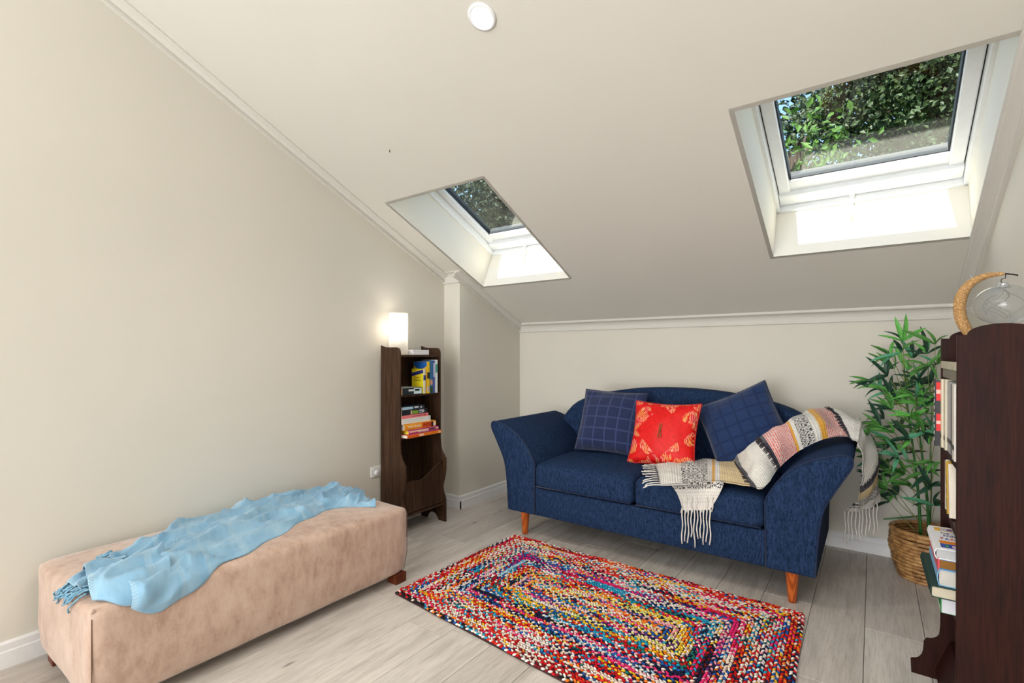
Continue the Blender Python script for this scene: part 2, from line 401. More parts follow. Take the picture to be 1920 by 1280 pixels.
def rounded(x0, x1, y0, y1, z0, z1, r, n=14, puff=(0, 0, 0), fn=None):
    """rounded soft box; puff = extra bulge (x sides, y sides, top)"""
    c = Vector(((x0+x1)/2, (y0+y1)/2, (z0+z1)/2)); h = Vector(((x1-x0)/2, (y1-y0)/2, (z1-z0)/2))
    bm = bmesh.new(); bmesh.ops.create_cube(bm, size=2); bmesh.ops.subdivide_edges(bm, edges=bm.edges[:], cuts=n, use_grid_fill=True)
    for v in bm.verts:
        p = v.co.copy(); q = Vector([math.copysign(1-(1-abs(a))**1.0, a) for a in p])
        # push samples toward the borders so the round edge is well resolved
        q = Vector([math.copysign(abs(a)**.6, a) if abs(a) > 0 else 0 for a in q])
        w = Vector((q.x*h.x, q.y*h.y, q.z*h.z)); inn = Vector([max(-(h[i]-r), min(h[i]-r, w[i])) for i in range(3)])
        d = w-inn
        if d.length > 1e-9:
            m = max(abs(d.x), abs(d.y), abs(d.z)); d = d.normalized()*m
        w = inn+d; nx, ny, nz = w.x/h.x, w.y/h.y, w.z/h.z
        w.z += puff[2]*max(0, nz)*(1-nx*nx)*(1-ny*ny)
        w.x += puff[0]*nx*(1-ny*ny)*(1-nz*nz); w.y += puff[1]*ny*(1-nx*nx)*(1-nz*nz)
        w = w+c
        if fn: w = fn(w)
        v.co = w
    return bm_out(bm)

# ------------------------------------------------------------------ room constants
TS = math.tan(R(23.8)); AN = R(23.8)
YB = 3.715; ZB = 1.455                 # sloping ceiling height where it would meet the back wall
XR = 0.42; XN = -2.605; YN = 2.90; YREAR = -6.5; YRIDGE = -0.2
def zc(y): return ZB+TS*(YB-y)
ZTOP = zc(YRIDGE)
def xl(y): return -2.70-0.07*(y-.4)/2.5 # left wall runs very slightly out of square
SD = Vector((0, math.cos(AN), -math.sin(AN))); ND = Vector((0, math.sin(AN), math.cos(AN)))
SKY = [(-2.508, -1.73), (-.445, .365)]; YS0, YS1 = 2.115, 3.072

# floor: a slab and each plank
floor = tag(part('floor', box(-2.95, .50, YREAR, YB+.02, -.10, -.014), M['rugback']), kind='structure')
PW = .208; x = -.238+PW*2
k = 0; protos = {}
xs = [-.238+PW*i for i in range(-13, 4)]
for i, x0 in enumerate(xs):
    x1 = min(x0+PW, XR)
    x0c = max(x0, xl(1.0)-.09)
    if x1-x0c < .03: continue
    y = YREAR + random.uniform(-1.2, 0); first = True
    while y < YB:
        L = random.choice([1.22, 1.22, 1.5, .9]); y0 = max(y, YREAR); y1 = min(y+L, YB); y += L
        if y1-y0 < .05: continue
        g = .0009
        o = part('plank', box(x0c+g, x1-g, y0+g, y1-g, -.014, 0, .0015, 1), M['plank'][k % 3], floor)
        k += 1
# walls
def wallpoly(pts, thick):
    """pts: list of 3-D points (planar), extruded by vector thick"""
    n = len(pts); P = [Vector(p) for p in pts]; T = Vector(thick)
    V = P+[p+T for p in P]; F = [list(range(n)), [i+n for i in range(n)][::-1]]+[[i, i+n, (i+1) % n+n, (i+1) % n] for i in range(n)]
    return V, F
E_ = .03
fixn(tag(part('wall_left', wallpoly([(xl(YREAR), YREAR, 0), (xl(YN+.1), YN+.1, 0), (xl(YN+.1), YN+.1, zc(YN+.1)+E_), (xl(YRIDGE), YRIDGE, ZTOP+E_), (xl(YREAR), YREAR, ZTOP+E_)], (-.1, 0, 0)), M['wall']), kind='structure'))
fixn(tag(part('wall_corner', wallpoly([(XN, YN, 0), (XN, YB, 0), (XN, YB, zc(YB)+E_), (XN, YN, zc(YN)+E_)], (-.20, 0, 0)), M['wall']), kind='structure'))
fixn(tag(part('wall_right', wallpoly([(XR, YREAR, 0), (XR, YB, 0), (XR, YB, zc(YB)+E_), (XR, YRIDGE, ZTOP+E_), (XR, YREAR, ZTOP+E_)], (.1, 0, 0)), M['wall']), kind='structure'))
tag(part('wall_back', box(-2.85, XR+.1, YB, YB+.1, 0, zc(YB)+.02), M['wall']), kind='structure')
tag(part('wall_rear', box(-3.0, XR+.1, YREAR-.1, YREAR, 0, ZTOP+.05), M['wall']), kind='structure')

# ceiling: sloping part with two openings, flat part behind the camera
V = []; F = []
xb = [-3.0, SKY[0][0], SKY[0][1], SKY[1][0], SKY[1][1], XR+.1]; yb = [YRIDGE, YS0, YS1, YB+.1]
for j in range(3):
    for i in range(5):
        if j == 1 and i in (1, 3): continue
        b = len(V); V += [(xb[i], yb[j], zc(yb[j])), (xb[i+1], yb[j], zc(yb[j])), (xb[i+1], yb[j+1], zc(yb[j+1])), (xb[i], yb[j+1], zc(yb[j+1]))]; F.append([b, b+1, b+2, b+3][::-1])
b = len(V); V += [(-3.0, YREAR-.1, ZTOP), (XR+.1, YREAR-.1, ZTOP), (XR+.1, YRIDGE, ZTOP), (-3.0, YRIDGE, ZTOP)]; F.append([b, b+1, b+2, b+3][::-1])
tag(part('ceiling', (V, F), M['ceil']), kind='structure')

# cornices (cove profile)
def cove(w, h):
    p = [(0, 0), (w, 0), (w, .009), (w-.009, .009)]
    for i in range(7):
        t = i/6*PI/2; p.append((w-.011-(w-.022)*math.sin(t), .011+(h-.026)*(1-math.cos(t))))
    p += [(.016, h-.014), (.016, h), (0, h)]
    return p
def swe(name, prof, p0, p1, u, v): return fixn(tag(part(name, sweep(prof, p0, p1, u, v), M['trim']), kind='structure'))
PF = cove(.062, .048)
yl0, yl1 = YRIDGE, YN
swe('trim_1', PF, (xl(yl0), yl0, zc(yl0)), (xl(yl1), yl1+.02, zc(yl1+.02)), (1, 0, 0), -ND)
swe('trim_2', PF, (XN, YN-.062, zc(YN-.062)), (XN, YB, zc(YB)), (1, 0, 0), -ND)
swe('trim_3', PF, (XR, YRIDGE, zc(YRIDGE)), (XR, YB, zc(YB)), (-1, 0, 0), -ND)
# back wall cornice: from wall (z 1.403) up to the sloping ceiling at y 3.655
bp = [(YB, 1.401), (YB-.016, 1.401), (YB-.016, 1.413), (YB-.009, 1.413)]
for i in range(7):
    t = i/6; a = t*PI/2; bp.append((YB-.010-.042*(1-math.cos(a)), 1.415+.049*math.sin(a)))
bp += [(YB-.052, 1.468), (YB-.060, 1.468), (YB-.060, zc(YB-.060)+.002), (YB, zc(YB)+.002)]
fixn(tag(part('trim_4', prism(bp, 'X', XN, XR), M['trim']), kind='structure'))
# return across the face of the boxed corner
np_ = [(YN, zc(YN)-.056), (YN-.016, zc(YN)-.056), (YN-.016, zc(YN)-.045)]
for i in range(7):
    a = i/6*PI/2; np_.append((YN-.008-.050*(1-math.cos(a)), zc(YN)-.045+.066*math.sin(a)))
np_ += [(YN-.062, zc(YN-.062)), (YN, zc(YN))]
fixn(tag(part('trim_5', prism(np_, 'X', xl(YN)-.01, XN+.004), M['trim']), kind='structure'))

# baseboards
def bb(name, p0, p1, out):
    prof = [(0, 0), (.016, 0), (.016, .062), (.012, .066), (.012, .092), (.006, .100), (0, .100)]
    fixn(tag(part(name, sweep(prof, p0, p1, out, (0, 0, 1)), M['base']), kind='structure'))
bb('baseboard_left', (xl(YREAR), YREAR, 0), (xl(YN), YN, 0), (1, 0, 0))
bb('baseboard_corner', (xl(YN), YN, 0), (XN+.016, YN, 0), (0, -1, 0))
bb('baseboard_corner', (XN, YN-.0155, 0), (XN, YB, 0), (1, 0, 0))
bb('baseboard_back', (XN, YB, 0), (XR, YB, 0), (0, -1, 0))
bb('baseboard_right', (XR, YREAR, 0), (XR, YB, 0), (-1, 0, 0))

# ------------------------------------------------------------------ skylights
P1 = Vector((0, YS1, zc(YS1)))           # lower lip of the opening
LS = (YS1-YS0)/math.cos(AN)
def sp_(x, s, n): q = P1+SD*s+ND*n; return Vector((x, q.y, q.z))
def slab(x0, x1, s0, s1, n0, n1, bev=.003):
    v, f = box(x0, x1, s0, s1, n0, n1, bev, 2); return [sp_(a.x, a.y, a.z) for a in v], f
for wi, (xa, xb_) in enumerate(SKY):
    w = empty('window_%d' % (wi+1), ((xa+xb_)/2, YS1, zc(YS1)), kind='structure')
    D = .285; T = .02
    # plastered shaft: four reveal panels
    V = []; F = []
    def quad(*c):
        b = len(V); V.extend(c); F.append([b, b+1, b+2, b+3])
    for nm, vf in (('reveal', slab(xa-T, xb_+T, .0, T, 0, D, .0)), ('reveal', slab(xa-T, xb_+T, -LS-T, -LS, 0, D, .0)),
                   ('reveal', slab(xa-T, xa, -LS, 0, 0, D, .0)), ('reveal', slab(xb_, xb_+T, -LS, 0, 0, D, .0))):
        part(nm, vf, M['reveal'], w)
    # fixed frame sitting on the shaft
    o = .022
    part('window_frame', join(slab(xa-T, xb_+T, -.0195, .05, D, .43), slab(xa-T, xb_+T, -LS-.05, -LS+.02, D, .43),
         slab(xa-T, xa+o-.004, -LS, 0, D, .43), slab(xb_-o+.004, xb_+T, -LS, 0, D, .43)), M['vinyl'], w)
    part('window_seal', join(slab(xa+o-.007, xa+o, -LS+.02, -.02, .345, .42, .0), slab(xb_-o, xb_-o+.007, -LS+.02, -.02, .345, .42, .0), slab(xa+o-.006, xb_-o+.006, -.024, -.018, .345, .42, .0)), M['seal'], w)
    # opening sash: wide lower rail with a stepped edge, side rails, top rail
    part('sash', join(slab(xa+o-.003, xb_-o+.003, -.105, -.0225, .318, .40, .006), slab(xa+o+.03, xb_-o-.03, -.185, -.10, .345, .40, .005),
                      slab(xa+o, xa+.078, -LS+.022, -.10, .335, .40, .006), slab(xb_-.078, xb_-o, -LS+.022, -.10, .335, .40, .006),
                      slab(xa+o, xb_-o, -LS+.022, -LS+.10, .335, .40, .006)), M['vinyl'], w)
    part('glazing_bead', join(slab(xa+.078, xb_-.078, -.191, -.185, .355, .402, .001), slab(xa+.078, xa+.084, -LS+.10, -.185, .355, .402, .001), slab(xb_-.084, xb_-.078, -LS+.10, -.185, .355, .402, .001),
                              slab(xa+.078, xb_-.078, -LS+.10, -LS+.106, .355, .402, .001)), M['seal'], w)
    part('pane', slab(xa+.076, xb_-.076, -LS+.098, -.184, .366, .372, .0), M['pane'], w)
    xm = (xa+xb_)/2-.05
    h = part('handle', join(slab(xm-.012, xm+.012, -.10, -.03, .30, .318, .004), slab(xm-.008, xm+.008, -.045, -.035, .19, .31, .003), slab(xm-.010, xm+.010, -.05, -.03, .185, .20, .003)), M['vinyl'], w)

# roof over the ceiling so that only the windows let light in
V = []; F = []
ra = [-3.2, SKY[0][0]-.0, SKY[0][1]+.0, SKY[1][0]-.0, SKY[1][1]+.0, 1.0]; rs = [-5.2, -LS, 0, .9]
for j in range(3):
    for i in range(5):
        if j == 1 and i in (1, 3): continue
        v, f = slab(ra[i], ra[i+1], rs[j], rs[j+1], .37, .395, 0); b = len(V); V += v; F += [[q+b for q in ff] for ff in f]
tag(part('roof', (V, F), flat('roof_sheet', (120, 120, 122), .6)), kind='structure')

# ------------------------------------------------------------------ ceiling downlight, nail
lp = at(904, 30, 'Y', 1.439); lp.z = zc(lp.y)
rot = Matrix.Rotation(-AN, 4, 'X')
dl = empty('ceiling_light', lp, 'small round recessed downlight glowing white in the sloping ceiling', 'light')
part('bezel', lathe([(.040, -.002), (.040, -.006), (.047, -.008), (.054, -.004), (.054, .0), (.040, .0)], lp, 40, rot), M['vinyl'], dl, True)
part('diffuser', lathe([(.001, -.0035), (.039, -.0035), (.039, -.001), (.001, -.001)], lp, 40, rot), M['led'], dl)
sd = bpy.data.lights.new('downlight_beam', 'SPOT'); sd.energy = 46; sd.spot_size = R(150); sd.spot_blend = .9; sd.shadow_soft_size = .04; sd.color = (1, .95, .89)
so = bpy.data.objects.new('downlight_beam', sd); col.objects.link(so); so.location = lp-ND*.012; so.rotation_euler = (0, 0, 0)
# invented second downlight above the frame, added to brighten surfaces facing right
l2 = Vector((-.15, .95, zc(.95))); d2 = empty('ceiling_light', l2, 'added unseen fill downlight higher up the sloping ceiling', 'light')
part('bezel', lathe([(.040, -.002), (.040, -.006), (.047, -.008), (.054, -.004), (.054, .0), (.040, .0)], l2, 40, rot), M['vinyl'], d2, True)
part('diffuser', lathe([(.001, -.0035), (.039, -.0035), (.039, -.001), (.001, -.001)], l2, 40, rot), M['led'], d2)
s2 = bpy.data.objects.new('downlight_beam', sd.copy()); col.objects.link(s2); s2.location = l2-ND*.012; s2.data.energy = 52
nl = at(731, 281, 'Y', 2.0); 
# the nail's place on the ceiling plane
r_ = ray(731, 281); t_ = (ZB+TS*YB-CAM_H)/(r_.z+TS*r_.y); nl = CP+r_*t_
tag(part('nail', tube([nl+ND*.004, nl-ND*.006, nl-ND*.010+Vector((.002, .003, -.004))], [.002, .002, .003], 8), flat('rusty_nail', (78, 50, 34), .6), loc=tuple(nl)), 'tiny brown nail sticking out of the bare sloping ceiling', 'nail')

# ------------------------------------------------------------------ sofa
SX = -1.10; SF = 2.69; SB = 3.50
sofa = empty('sofa', (SX, 3.1, 0), 'navy blue two-seater sofa with flared arms and a curved back against the back wall', 'sofa')
ap = [(.672, .160), (.672, .482), (.692, .530), (.735, .598), (.803, .664), (.869, .704), (.933, .728), (.983, .742), (1.012, .741), (1.027, .724), (1.024, .692), (.995, .639), (.954, .564), (.929, .515), (.912, .467), (.899, .395), (.890, .30), (.886, .160)]
def dense(p, n):
    q = spline([(a, b, 0) for a, b in p], n); return [(v.x, v.y) for v in q]
apd = dense(ap[1:-1], 44)
outl = [ap[0]]+apd+[ap[-1]]
def arm_top(dx):
    """height of the arm's upper surface at distance dx from the sofa's middle"""
    best = None
    for (a, b), (c, d) in zip(apd, apd[1:]):
        if c >= a and a <= dx <= c: return b+(d-b)*(dx-a)/max(1e-6, c-a)
    return None
for s in (-1, 1):
    o = part('arm', prism([(SX+s*a, b) for a, b in outl], 'Y', SF, SB, .012, 3), M['navy'], sofa, True)
    ins = []
    part('piping', tube([(SX+s*a, SF+.004, b) for a, b in [(.676, .165)]+apd+[(.882, .165)]], .0036, 6), M['navydark'], o, True)
part('base', join(box(SX-.672, SX+.672, SF+.006, SF+.06, .160, .338, .008), box(SX-.67, SX+.67, SF+.06, SB, .165, .30, .004)), M['navy'], sofa, True)
# camel back
def camel(d): return .968-.130*(abs(d)/.8)**2.2-.12*(abs(d)/.88)**12
bk = [(-.88, .18)]+[(-.88+1.76*i/40, camel(-.88+1.76*i/40)) for i in range(41)]+[(.88, .18)]
v, f = prism([(SX+a, b) for a, b in bk], 'Y', 3.36, 3.53, .035, 5)
v = [Vector((p.x, p.y+(p.z-.5)*.10, p.z)) for p in v]
bko = part('backrest', (v, f), M['navy'], sofa, True)
part('piping', tube([(SX+a, 3.365+(b-.5)*.10+.004, b-.018) for a, b in bk[1:-1]], .0032, 6), M['navydark'], bko, True)
for a0, a1 in ((-.668, -.003), (.003, .668)):
    def fn(w, a0=a0, a1=a1):
        # front edge slightly crowned, top falling off to the front
        return Vector((w.x, w.y, w.z-.012*max(0, (2.80-w.y)/.12) if w.z > .45 else w.z))
    cu = part('seat_cushion', rounded(SX+a0, SX+a1, SF-.012, 3.37, .340, .505, .035, 12, (.0, .008, .028), fn), M['navy'], sofa, True)
    part('piping', join(tube([(SX+a0+.012, SF-.008, .352), (SX+a1-.012, SF-.008, .352)], .0028, 6)), M['navydark'], cu, True)
def legm(x, y, tilt=0):
    return lathe([(.0001, 0), (.017, .0), (.019, .008), (.030, .145), (.032, .166)], (x, y, 0), 20)
for x, y in ((-.788, 2.755), (.782, 2.755), (-.788, 3.42), (.782, 3.42)): part('leg', legm(SX+x, y), M['leg'], sofa, True)

# ------------------------------------------------------------------ cushions on the sofa
def pillow(size, thick, c, xdir, ydir, n=26, pinch=.05, sag=0, wr=.004, seed=0):
    xd = Vector(xdir).normalized(); yd = Vector(ydir); yd = (yd-xd*yd.dot(xd)).normalized(); nd = xd.cross(yd); a = size/2
    V = []; F = []; UV = []
    for side in (1, -1):
        for j in range(n+1):
            for i in range(n+1):
                u = -1+2*i/n; v = -1+2*j/n
                u = math.copysign(abs(u)**.85, u); v = math.copysign(abs(v)**.85, v)
                x = a*u*(1-pinch*(1-v*v)); y = a*v*(1-pinch*(1-u*u))
                t = thick/2*(max(0, (1-u*u))*max(0, (1-v*v)))**.47
                t *= 1+sag*(-v)
                e = max(abs(u), abs(v))
                w = noise.noise(Vector((x*9+seed, y*9, side*3)))*wr*(1 if e < .999 else 0)*3
                V.append(Vector(c)+xd*x+yd*y+nd*(side*(t+.0015)+w)); UV.append((x, y))
    m = (n+1)**2
    for s in (0, 1):
        for j in range(n):
            for i in range(n):
                q = [s*m+j*(n+1)+i, s*m+j*(n+1)+i+1, s*m+(j+1)*(n+1)+i+1, s*m+(j+1)*(n+1)+i]; F.append(q if s == 0 else q[::-1])
    ring = [j for j in range(n)]+[j*(n+1)+n for j in range(n)]+[n*(n+1)+n-j for j in range(n)]+[(n-j)*(n+1) for j in range(n)]
    for k in range(len(ring)):
        p, q = ring[k], ring[(k+1) % len(ring)]; F.append([p, p+m, q+m, q])
    return V, F, UV, [(V[k]+V[k+m])/2 for k in ring]
def cushion(name, label, mat, c, xd, yd, size, thick, pipe, **kw):
    t = empty(name, c, label, 'cushion')
    V, F, UV, ring = pillow(size, thick, c, xd, yd, **kw)
    part('cover', (V, F), mat, t, True, UV)
    part('seam', tube(ring, .0045, 6, closed=True), pipe, t, True)
    return t, (V, UV)
# each leans back on the sofa back
cushion('checked_cushion', 'square navy cushion with pale check lines leaning in the left corner of the sofa', M['check1'], (-1.475, 3.205, .735), (1, .10, -.03), (-.02, .42, .90), .45, .20, M['navydark'], pinch=.05, seed=2, sag=.18)
cushion('checked_cushion', 'tilted navy cushion with dark check lines standing on its corner beside the throw', M['check2'], (-.64, 3.262, .760), (.905, .13, .42), (-.36, .36, .86), .45, .20, M['navydark'], pinch=.06, seed=5, sag=.1)
rc, (rv, ruv) = cushion('brocade_cushion', 'bright red satin cushion with gold and pink motifs and a knotted button', M['brocade'], (-1.055, 3.065, .705), (1, .02, .0), (0, .40, .915), .415, .15, flat('red_seam', (190, 20, 20), .5), pinch=.085, seed=9)
# button loop in the middle of the red cushion
mid = min(range(len(ruv)//2), key=lambda i: ruv[i][0]**2+ruv[i][1]**2); mid2 = mid+len(ruv)//2
fr = min((rv[mid], rv[mid2]), key=lambda p: p.y)
xd = Vector((1, .02, 0)).normalized(); yd = Vector((0, .40, .915)); nn = xd.cross(yd).normalized()
if nn.y > 0: nn = -nn
gold = flat('bronze_cord', (150, 96, 52), .45, .2)
def loopm(cx, cy, rx, ry): return [fr+xd*(cx+rx*math.cos(t*PI/8))+yd*(cy+ry*math.sin(t*PI/8))+nn*.006 for t in range(16)]
part('frog_fastening', join(tube(loopm(0, .030, .008, .011), .0028, 6, True), tube(loopm(0, .012, .006, .008), .0028, 6, True), tube(loopm(0, -.012, .006, .008), .0028, 6, True), tube(loopm(0, -.032, .010, .012), .0028, 6, True), lathe([(.0001, -.006), (.006, -.003), (.007, 0), (.006, .003), (.0001, .006)], fr+nn*.008, 12)), gold, rc, True)
ctr = [fr+xd*a*.19+yd*.0+nn*(.0045-.075*abs(a)**2.6) for a in [i/12-1 for i in range(25)]]

# ------------------------------------------------------------------ cloth sheets
def sheet(A, B, nu, nv, thick, disp=None, mid=None, uvw=None, clamp=None):
    """surface between edge curves A and B (lists of 3-D points); disp(u,v,p)->offset vector; closed with thickness"""
    a = spline(A, nv); b = spline(B, nv); mm = spline(mid, nv) if mid else None
    G = []; UV = []; acc = 0
    for j in range(nv):
        if j: acc += ((a[j]+b[j])/2-(a[j-1]+b[j-1])/2).length
        for i in range(nu):
            u = i/(nu-1)
            p = a[j].lerp(b[j], u) if mm is None else a[j]*(1-u)*(1-2*u)+mm[j]*4*u*(1-u)+b[j]*u*(2*u-1)
            G.append(p); UV.append((u*(uvw or .5), acc))
    # normals
    N = []
    for j in range(nv):
        for i in range(nu):
            t1 = G[j*nu+min(i+1, nu-1)]-G[j*nu+max(i-1, 0)]; t2 = G[min(j+1, nv-1)*nu+i]-G[max(j-1, 0)*nu+i]
            n = t1.cross(t2)
            n = n.normalized() if n.length > 1e-12 else Vector((0, 0, 1))
            N.append(n)
    # make normals point up / outwards consistently
    if sum(n.z-.6*n.y for n in N) < 0: N = [-n for n in N]
    if disp:
        for k in range(len(G)):
            j, i = divmod(k, nu); dd = disp(i/(nu-1), j/(nv-1), G[k], UV[k][1]); G[k] = G[k]+N[k]*dd
            if clamp: G[k] = clamp(G[k], .010+max(0, dd)*.35)
    m = len(G); V = G+[g-n*thick for g, n in zip(G, N)]; F = []
    for j in range(nv-1):
        for i in range(nu-1):
            q = [j*nu+i, j*nu+i+1, (j+1)*nu+i+1, (j+1)*nu+i]; F.append(q); F.append([x+m for x in q][::-1])
    ring = list(range(nu))+[j*nu+nu-1 for j in range(1, nv)]+[(nv-1)*nu+i for i in range(nu-2, -1, -1)]+[j*nu for j in range(nv-2, 0, -1)]
    for k in range(len(ring)):
        p, q = ring[k], ring[(k+1) % len(ring)]; F.append([p, q, q+m, p+m])
    return V, F, UV+UV, G, N
def ridged(p, s, ax, ay):
    q = Vector((p.x*ax, p.y*ay, p.z*s)); q += Vector((noise.noise(q*.8), noise.noise(q*.8+Vector((9, 0, 0))), 0))*.7
    return 1-abs(noise.noise(q))*2

def hit_arm(x, y, off):
    """ray against the right arm's upper surface (offset upward)"""
    r = ray(x, y); t = 1.8
    while t < 5:
        p = CP+r*t; dx = p.x-SX
        if p.y < SF+.03: t += .004; continue
        if .665 < dx:
            z = arm_top(min(dx, 1.0))
            if z is not None and p.z <= z+off: return p
        elif p.z <= .53+off: return p
        t += .004
    return CP+r*3
def seat(x, y, z=.535): return at(x, y, 'Z', z)
def clampy(p, lo, hi): return Vector((p.x, max(lo, min(hi, p.y)), p.z))
U = [seat(1228, 873), seat(1290, 867), seat(1345, 864, .54), at(1373, 858, 'Z', .57), at(1398, 846, 'Y', 2.97), at(1416, 830, 'Y', 2.97), at(1455, 806, 'Y', 2.99), at(1490, 786, 'Y', 3.05), at(1520, 773, 'Y', 3.20), at(1548, 768, 'Y', 3.32), at(1580, 776, 'Y', 3.36), at(1611, 797, 'Y', 3.37),
     Vector((.000, 3.30, 0)), Vector((.005, 3.34, 0)), Vector((.008, 3.36, 0))]
for i, yy in ((12, 834), (13, 885), (14, 938)):
    q = at(1636+(i-12)*4, yy, 'Y', U[i].y); U[i] = q
Lw = [seat(1238, 912), seat(1290, 910), seat(1345, 906), seat(1398, 914), seat(1430, 916, .54), at(1450, 886, 'Y', 2.86), at(1474, 861, 'Y', 2.92), at(1510, 836, 'Y', 2.97), at(1550, 822, 'Y', 3.02), at(1588, 820, 'Y', 3.06)]
q = at(1606, 836, 'Z', .745); Lw.append(q)
for x_, y_, yy in ((1613, 868, 3.06), (1614, 902, 3.08), (1604, 932, 3.12), (1584, 956, 3.16)): Lw.append(at(x_, y_, 'Y', yy))
throw = empty('throw_blanket', (-.6, 3.0, .52), 'striped cream, pink and ochre woven throw draped over the right sofa arm onto the seat', 'blanket')
def outer_dx(z):
    lo = [(a, b) for a, b in apd if a > .88 and b < .735 and apd.index((a, b)) > 24]
    for (a, b), (c, d) in zip(lo, lo[1:]):
        if d <= z <= b: return c+(a-c)*(z-d)/max(1e-6, b-d)
    return .89
def rest(p, h):
    """keep a cloth point at least h clear of the seat, the arm and the backrest"""
    p = p.copy(); dx = p.x-SX
    if dx < .665: p.z = max(p.z, .520+h)
    elif dx < 1.020:
        z = arm_top(max(.675, min(1.01, dx)))
        if z and p.z > .45: p.z = max(p.z, z+h)
    else:
        p.x = max(p.x, SX+1.028+h)
    yb_ = 3.355+(p.z-.5)*.10
    if p.z < camel(dx)-.02 and abs(dx) < .88: p.y = min(p.y, yb_-h)
    return p
def tdisp(u, v, p, s):
    w = math.sin(PI*min(1, max(0, v)))**.5
    return .012+.018*w*ridged(p, 2, 6, 6)*math.sin(PI*u)**.5+.011*noise.noise(p*15)
TM = [(a+b)/2 for a, b in zip(U, Lw)]
for i in range(5, 10):
    m_ = TM[i]; z = arm_top(min(.98, max(.69, m_.x-SX)))
    if z: m_.z = max(m_.z, z+.012)
for i in range(5, 9): TM[i].z += .03; TM[i].y -= .03
for i in range(0, 5): TM[i].z = max(TM[i].z, .555)
for i in range(10, 12): TM[i].z += .015; TM[i].x += .015
for i in range(12, 15): TM[i].x += .02; TM[i].y -= .03
V, F, UV, G, N = sheet(U, Lw, 34, 150, .006, tdisp, TM, .45, rest)
# measured length along the middle -> stripes (table is 1.63 m long)
SV = [0, .13, .28, .39, .47, .58, .68, .83, .91, 1.02, 1.12, 1.24, 1.31, 1.42, 1.62]   # stripe position at each station
def smap(t): k = min(13, int(t*14)); return SV[k]+(SV[k+1]-SV[k])*(t*14-k)
UV = [(a, smap((i//34 % 150)/149)) for i, (a, b) in enumerate(UV)]
part('cloth', (V, F), M['throw'], throw, True, UV)
def tassel(p, d, length, r, seed, drop=1.0, floor_z=None, mat=None, parent=None, out=Vector((0, 0, 0))):
    rg = random.Random(seed); pts = []; d = Vector(d).normalized()
    n = 9
    for i in range(n):
        t = i/(n-1); q = Vector(p)+d*length*t*(1-.6*drop*t)+Vector((0, 0, -1))*length*drop*t*t+out*t
        q += Vector((math.sin(t*9+seed)*.003, math.cos(t*7+seed*2)*.002, 0))*(.4+t)
        if floor_z is not None and q.z < floor_z: q.z = floor_z+.001*rg.random()
        pts.append(q)
    rr = [r*(1.15 if i in (0, 1) else (.8+.35*abs(math.sin(i*1.9)))) for i in range(n)]; rr[-1] = r*1.1
    return part('tassel', tube(pts, rr, 5), mat, parent, True)
# fringe at the outer hanging end and at the seat end
for k in range(10):
    t = k/9; p = U[-1].lerp(Lw[-1], t)+Vector((0, -.02*math.sin(PI*t), -.003)); tassel(p, (.1*(random.random()-.5), -.05, -1), .105+.03*random.random(), .0033, k, 1, None, M['yarn'], throw)
for k in range(11):
    t = k/10; p = U[0].lerp(Lw[0], t)+Vector((0, 0, .008)); tassel(p, (-1, -.55-.5*random.random(), .12), .075+.03*random.random(), .0030, 40+k, .25, .542 if t < .7 else None, M['yarn'], throw)
# loose corner folded over the front of the seat cushion
A = [seat(1352, 893, .545), seat(1357, 905, .54), at(1356, 912, 'Y', 2.672), at(1346, 932, 'Y', 2.668), at(1332, 955, 'Y', 2.666)]
B = [seat(1262, 890, .545), seat(1254, 902, .54), at(1262, 911, 'Y', 2.672), at(1274, 934, 'Y', 2.668), at(1280, 956, 'Y', 2.666)]
def fd(u, v, p, s): return .006+.005*noise.noise(p*22)+.004*math.sin(u*14+v*3)
V, F, UV, G2, N2 = sheet(A, B, 22, 34, .005, fd, None, .25)
tot = max(u[1] for u in UV)
def uvf(a, b):
    d = a/.25*.55+b/tot   # diagonal stripes
    return (a, .10+.115*(1-min(1, b/tot*1.25)) if d < 1.1 else .03)
part('folded_corner', (V, F), M['throw'], throw, True, [(a, .215-.16*min(1, b/tot*1.15)) if True else 0 for a, b in UV])
for k in range(10):
    t = k/9; p = A[-1].lerp(B[-1], t)+Vector((0, -.006, .002)); tassel(p, (0, -.05, -1), .10+.04*random.random(), .0034, 70+k, 1, None, M['yarn'], throw)
for k in range(7):
    t = k/6; p = A[3].lerp(B[3], .12+t*.8)+Vector((0, -.010, .005)); tassel(p, (0, -.08, -1), .055, .0030, 90+k, 1, None, M['yarn'], throw)
# charcoal fringe lines across the throw
nu, nv = 34, 150
for ti, (vv, cnt) in enumerate(((.40, 26), (.60, 26), (1.02, 22), (1.33, 14))):
    j = min(nv-2, max(1, int(min(range(nv), key=lambda j: abs((UV and 0)+[0][0]) if False else abs(smap(j/(nv-1))-vv)))))
    ms = []
    for k in range(cnt):
        i = int((k+.5)/cnt*(nu-1)); p = G[j*nu+i]; q = G[(j+3)*nu+i]; n_ = N[j*nu+i]
        d = (q-p).normalized(); ms.append(tube([p+n_*.002-d*.014, p+n_*.006, p+n_*.004+d*.016], [.0018, .0028, .0018], 5))
    part('fringe_line', join(*ms), M['blackyarn'], throw, True)['kind'] = 'stuff'

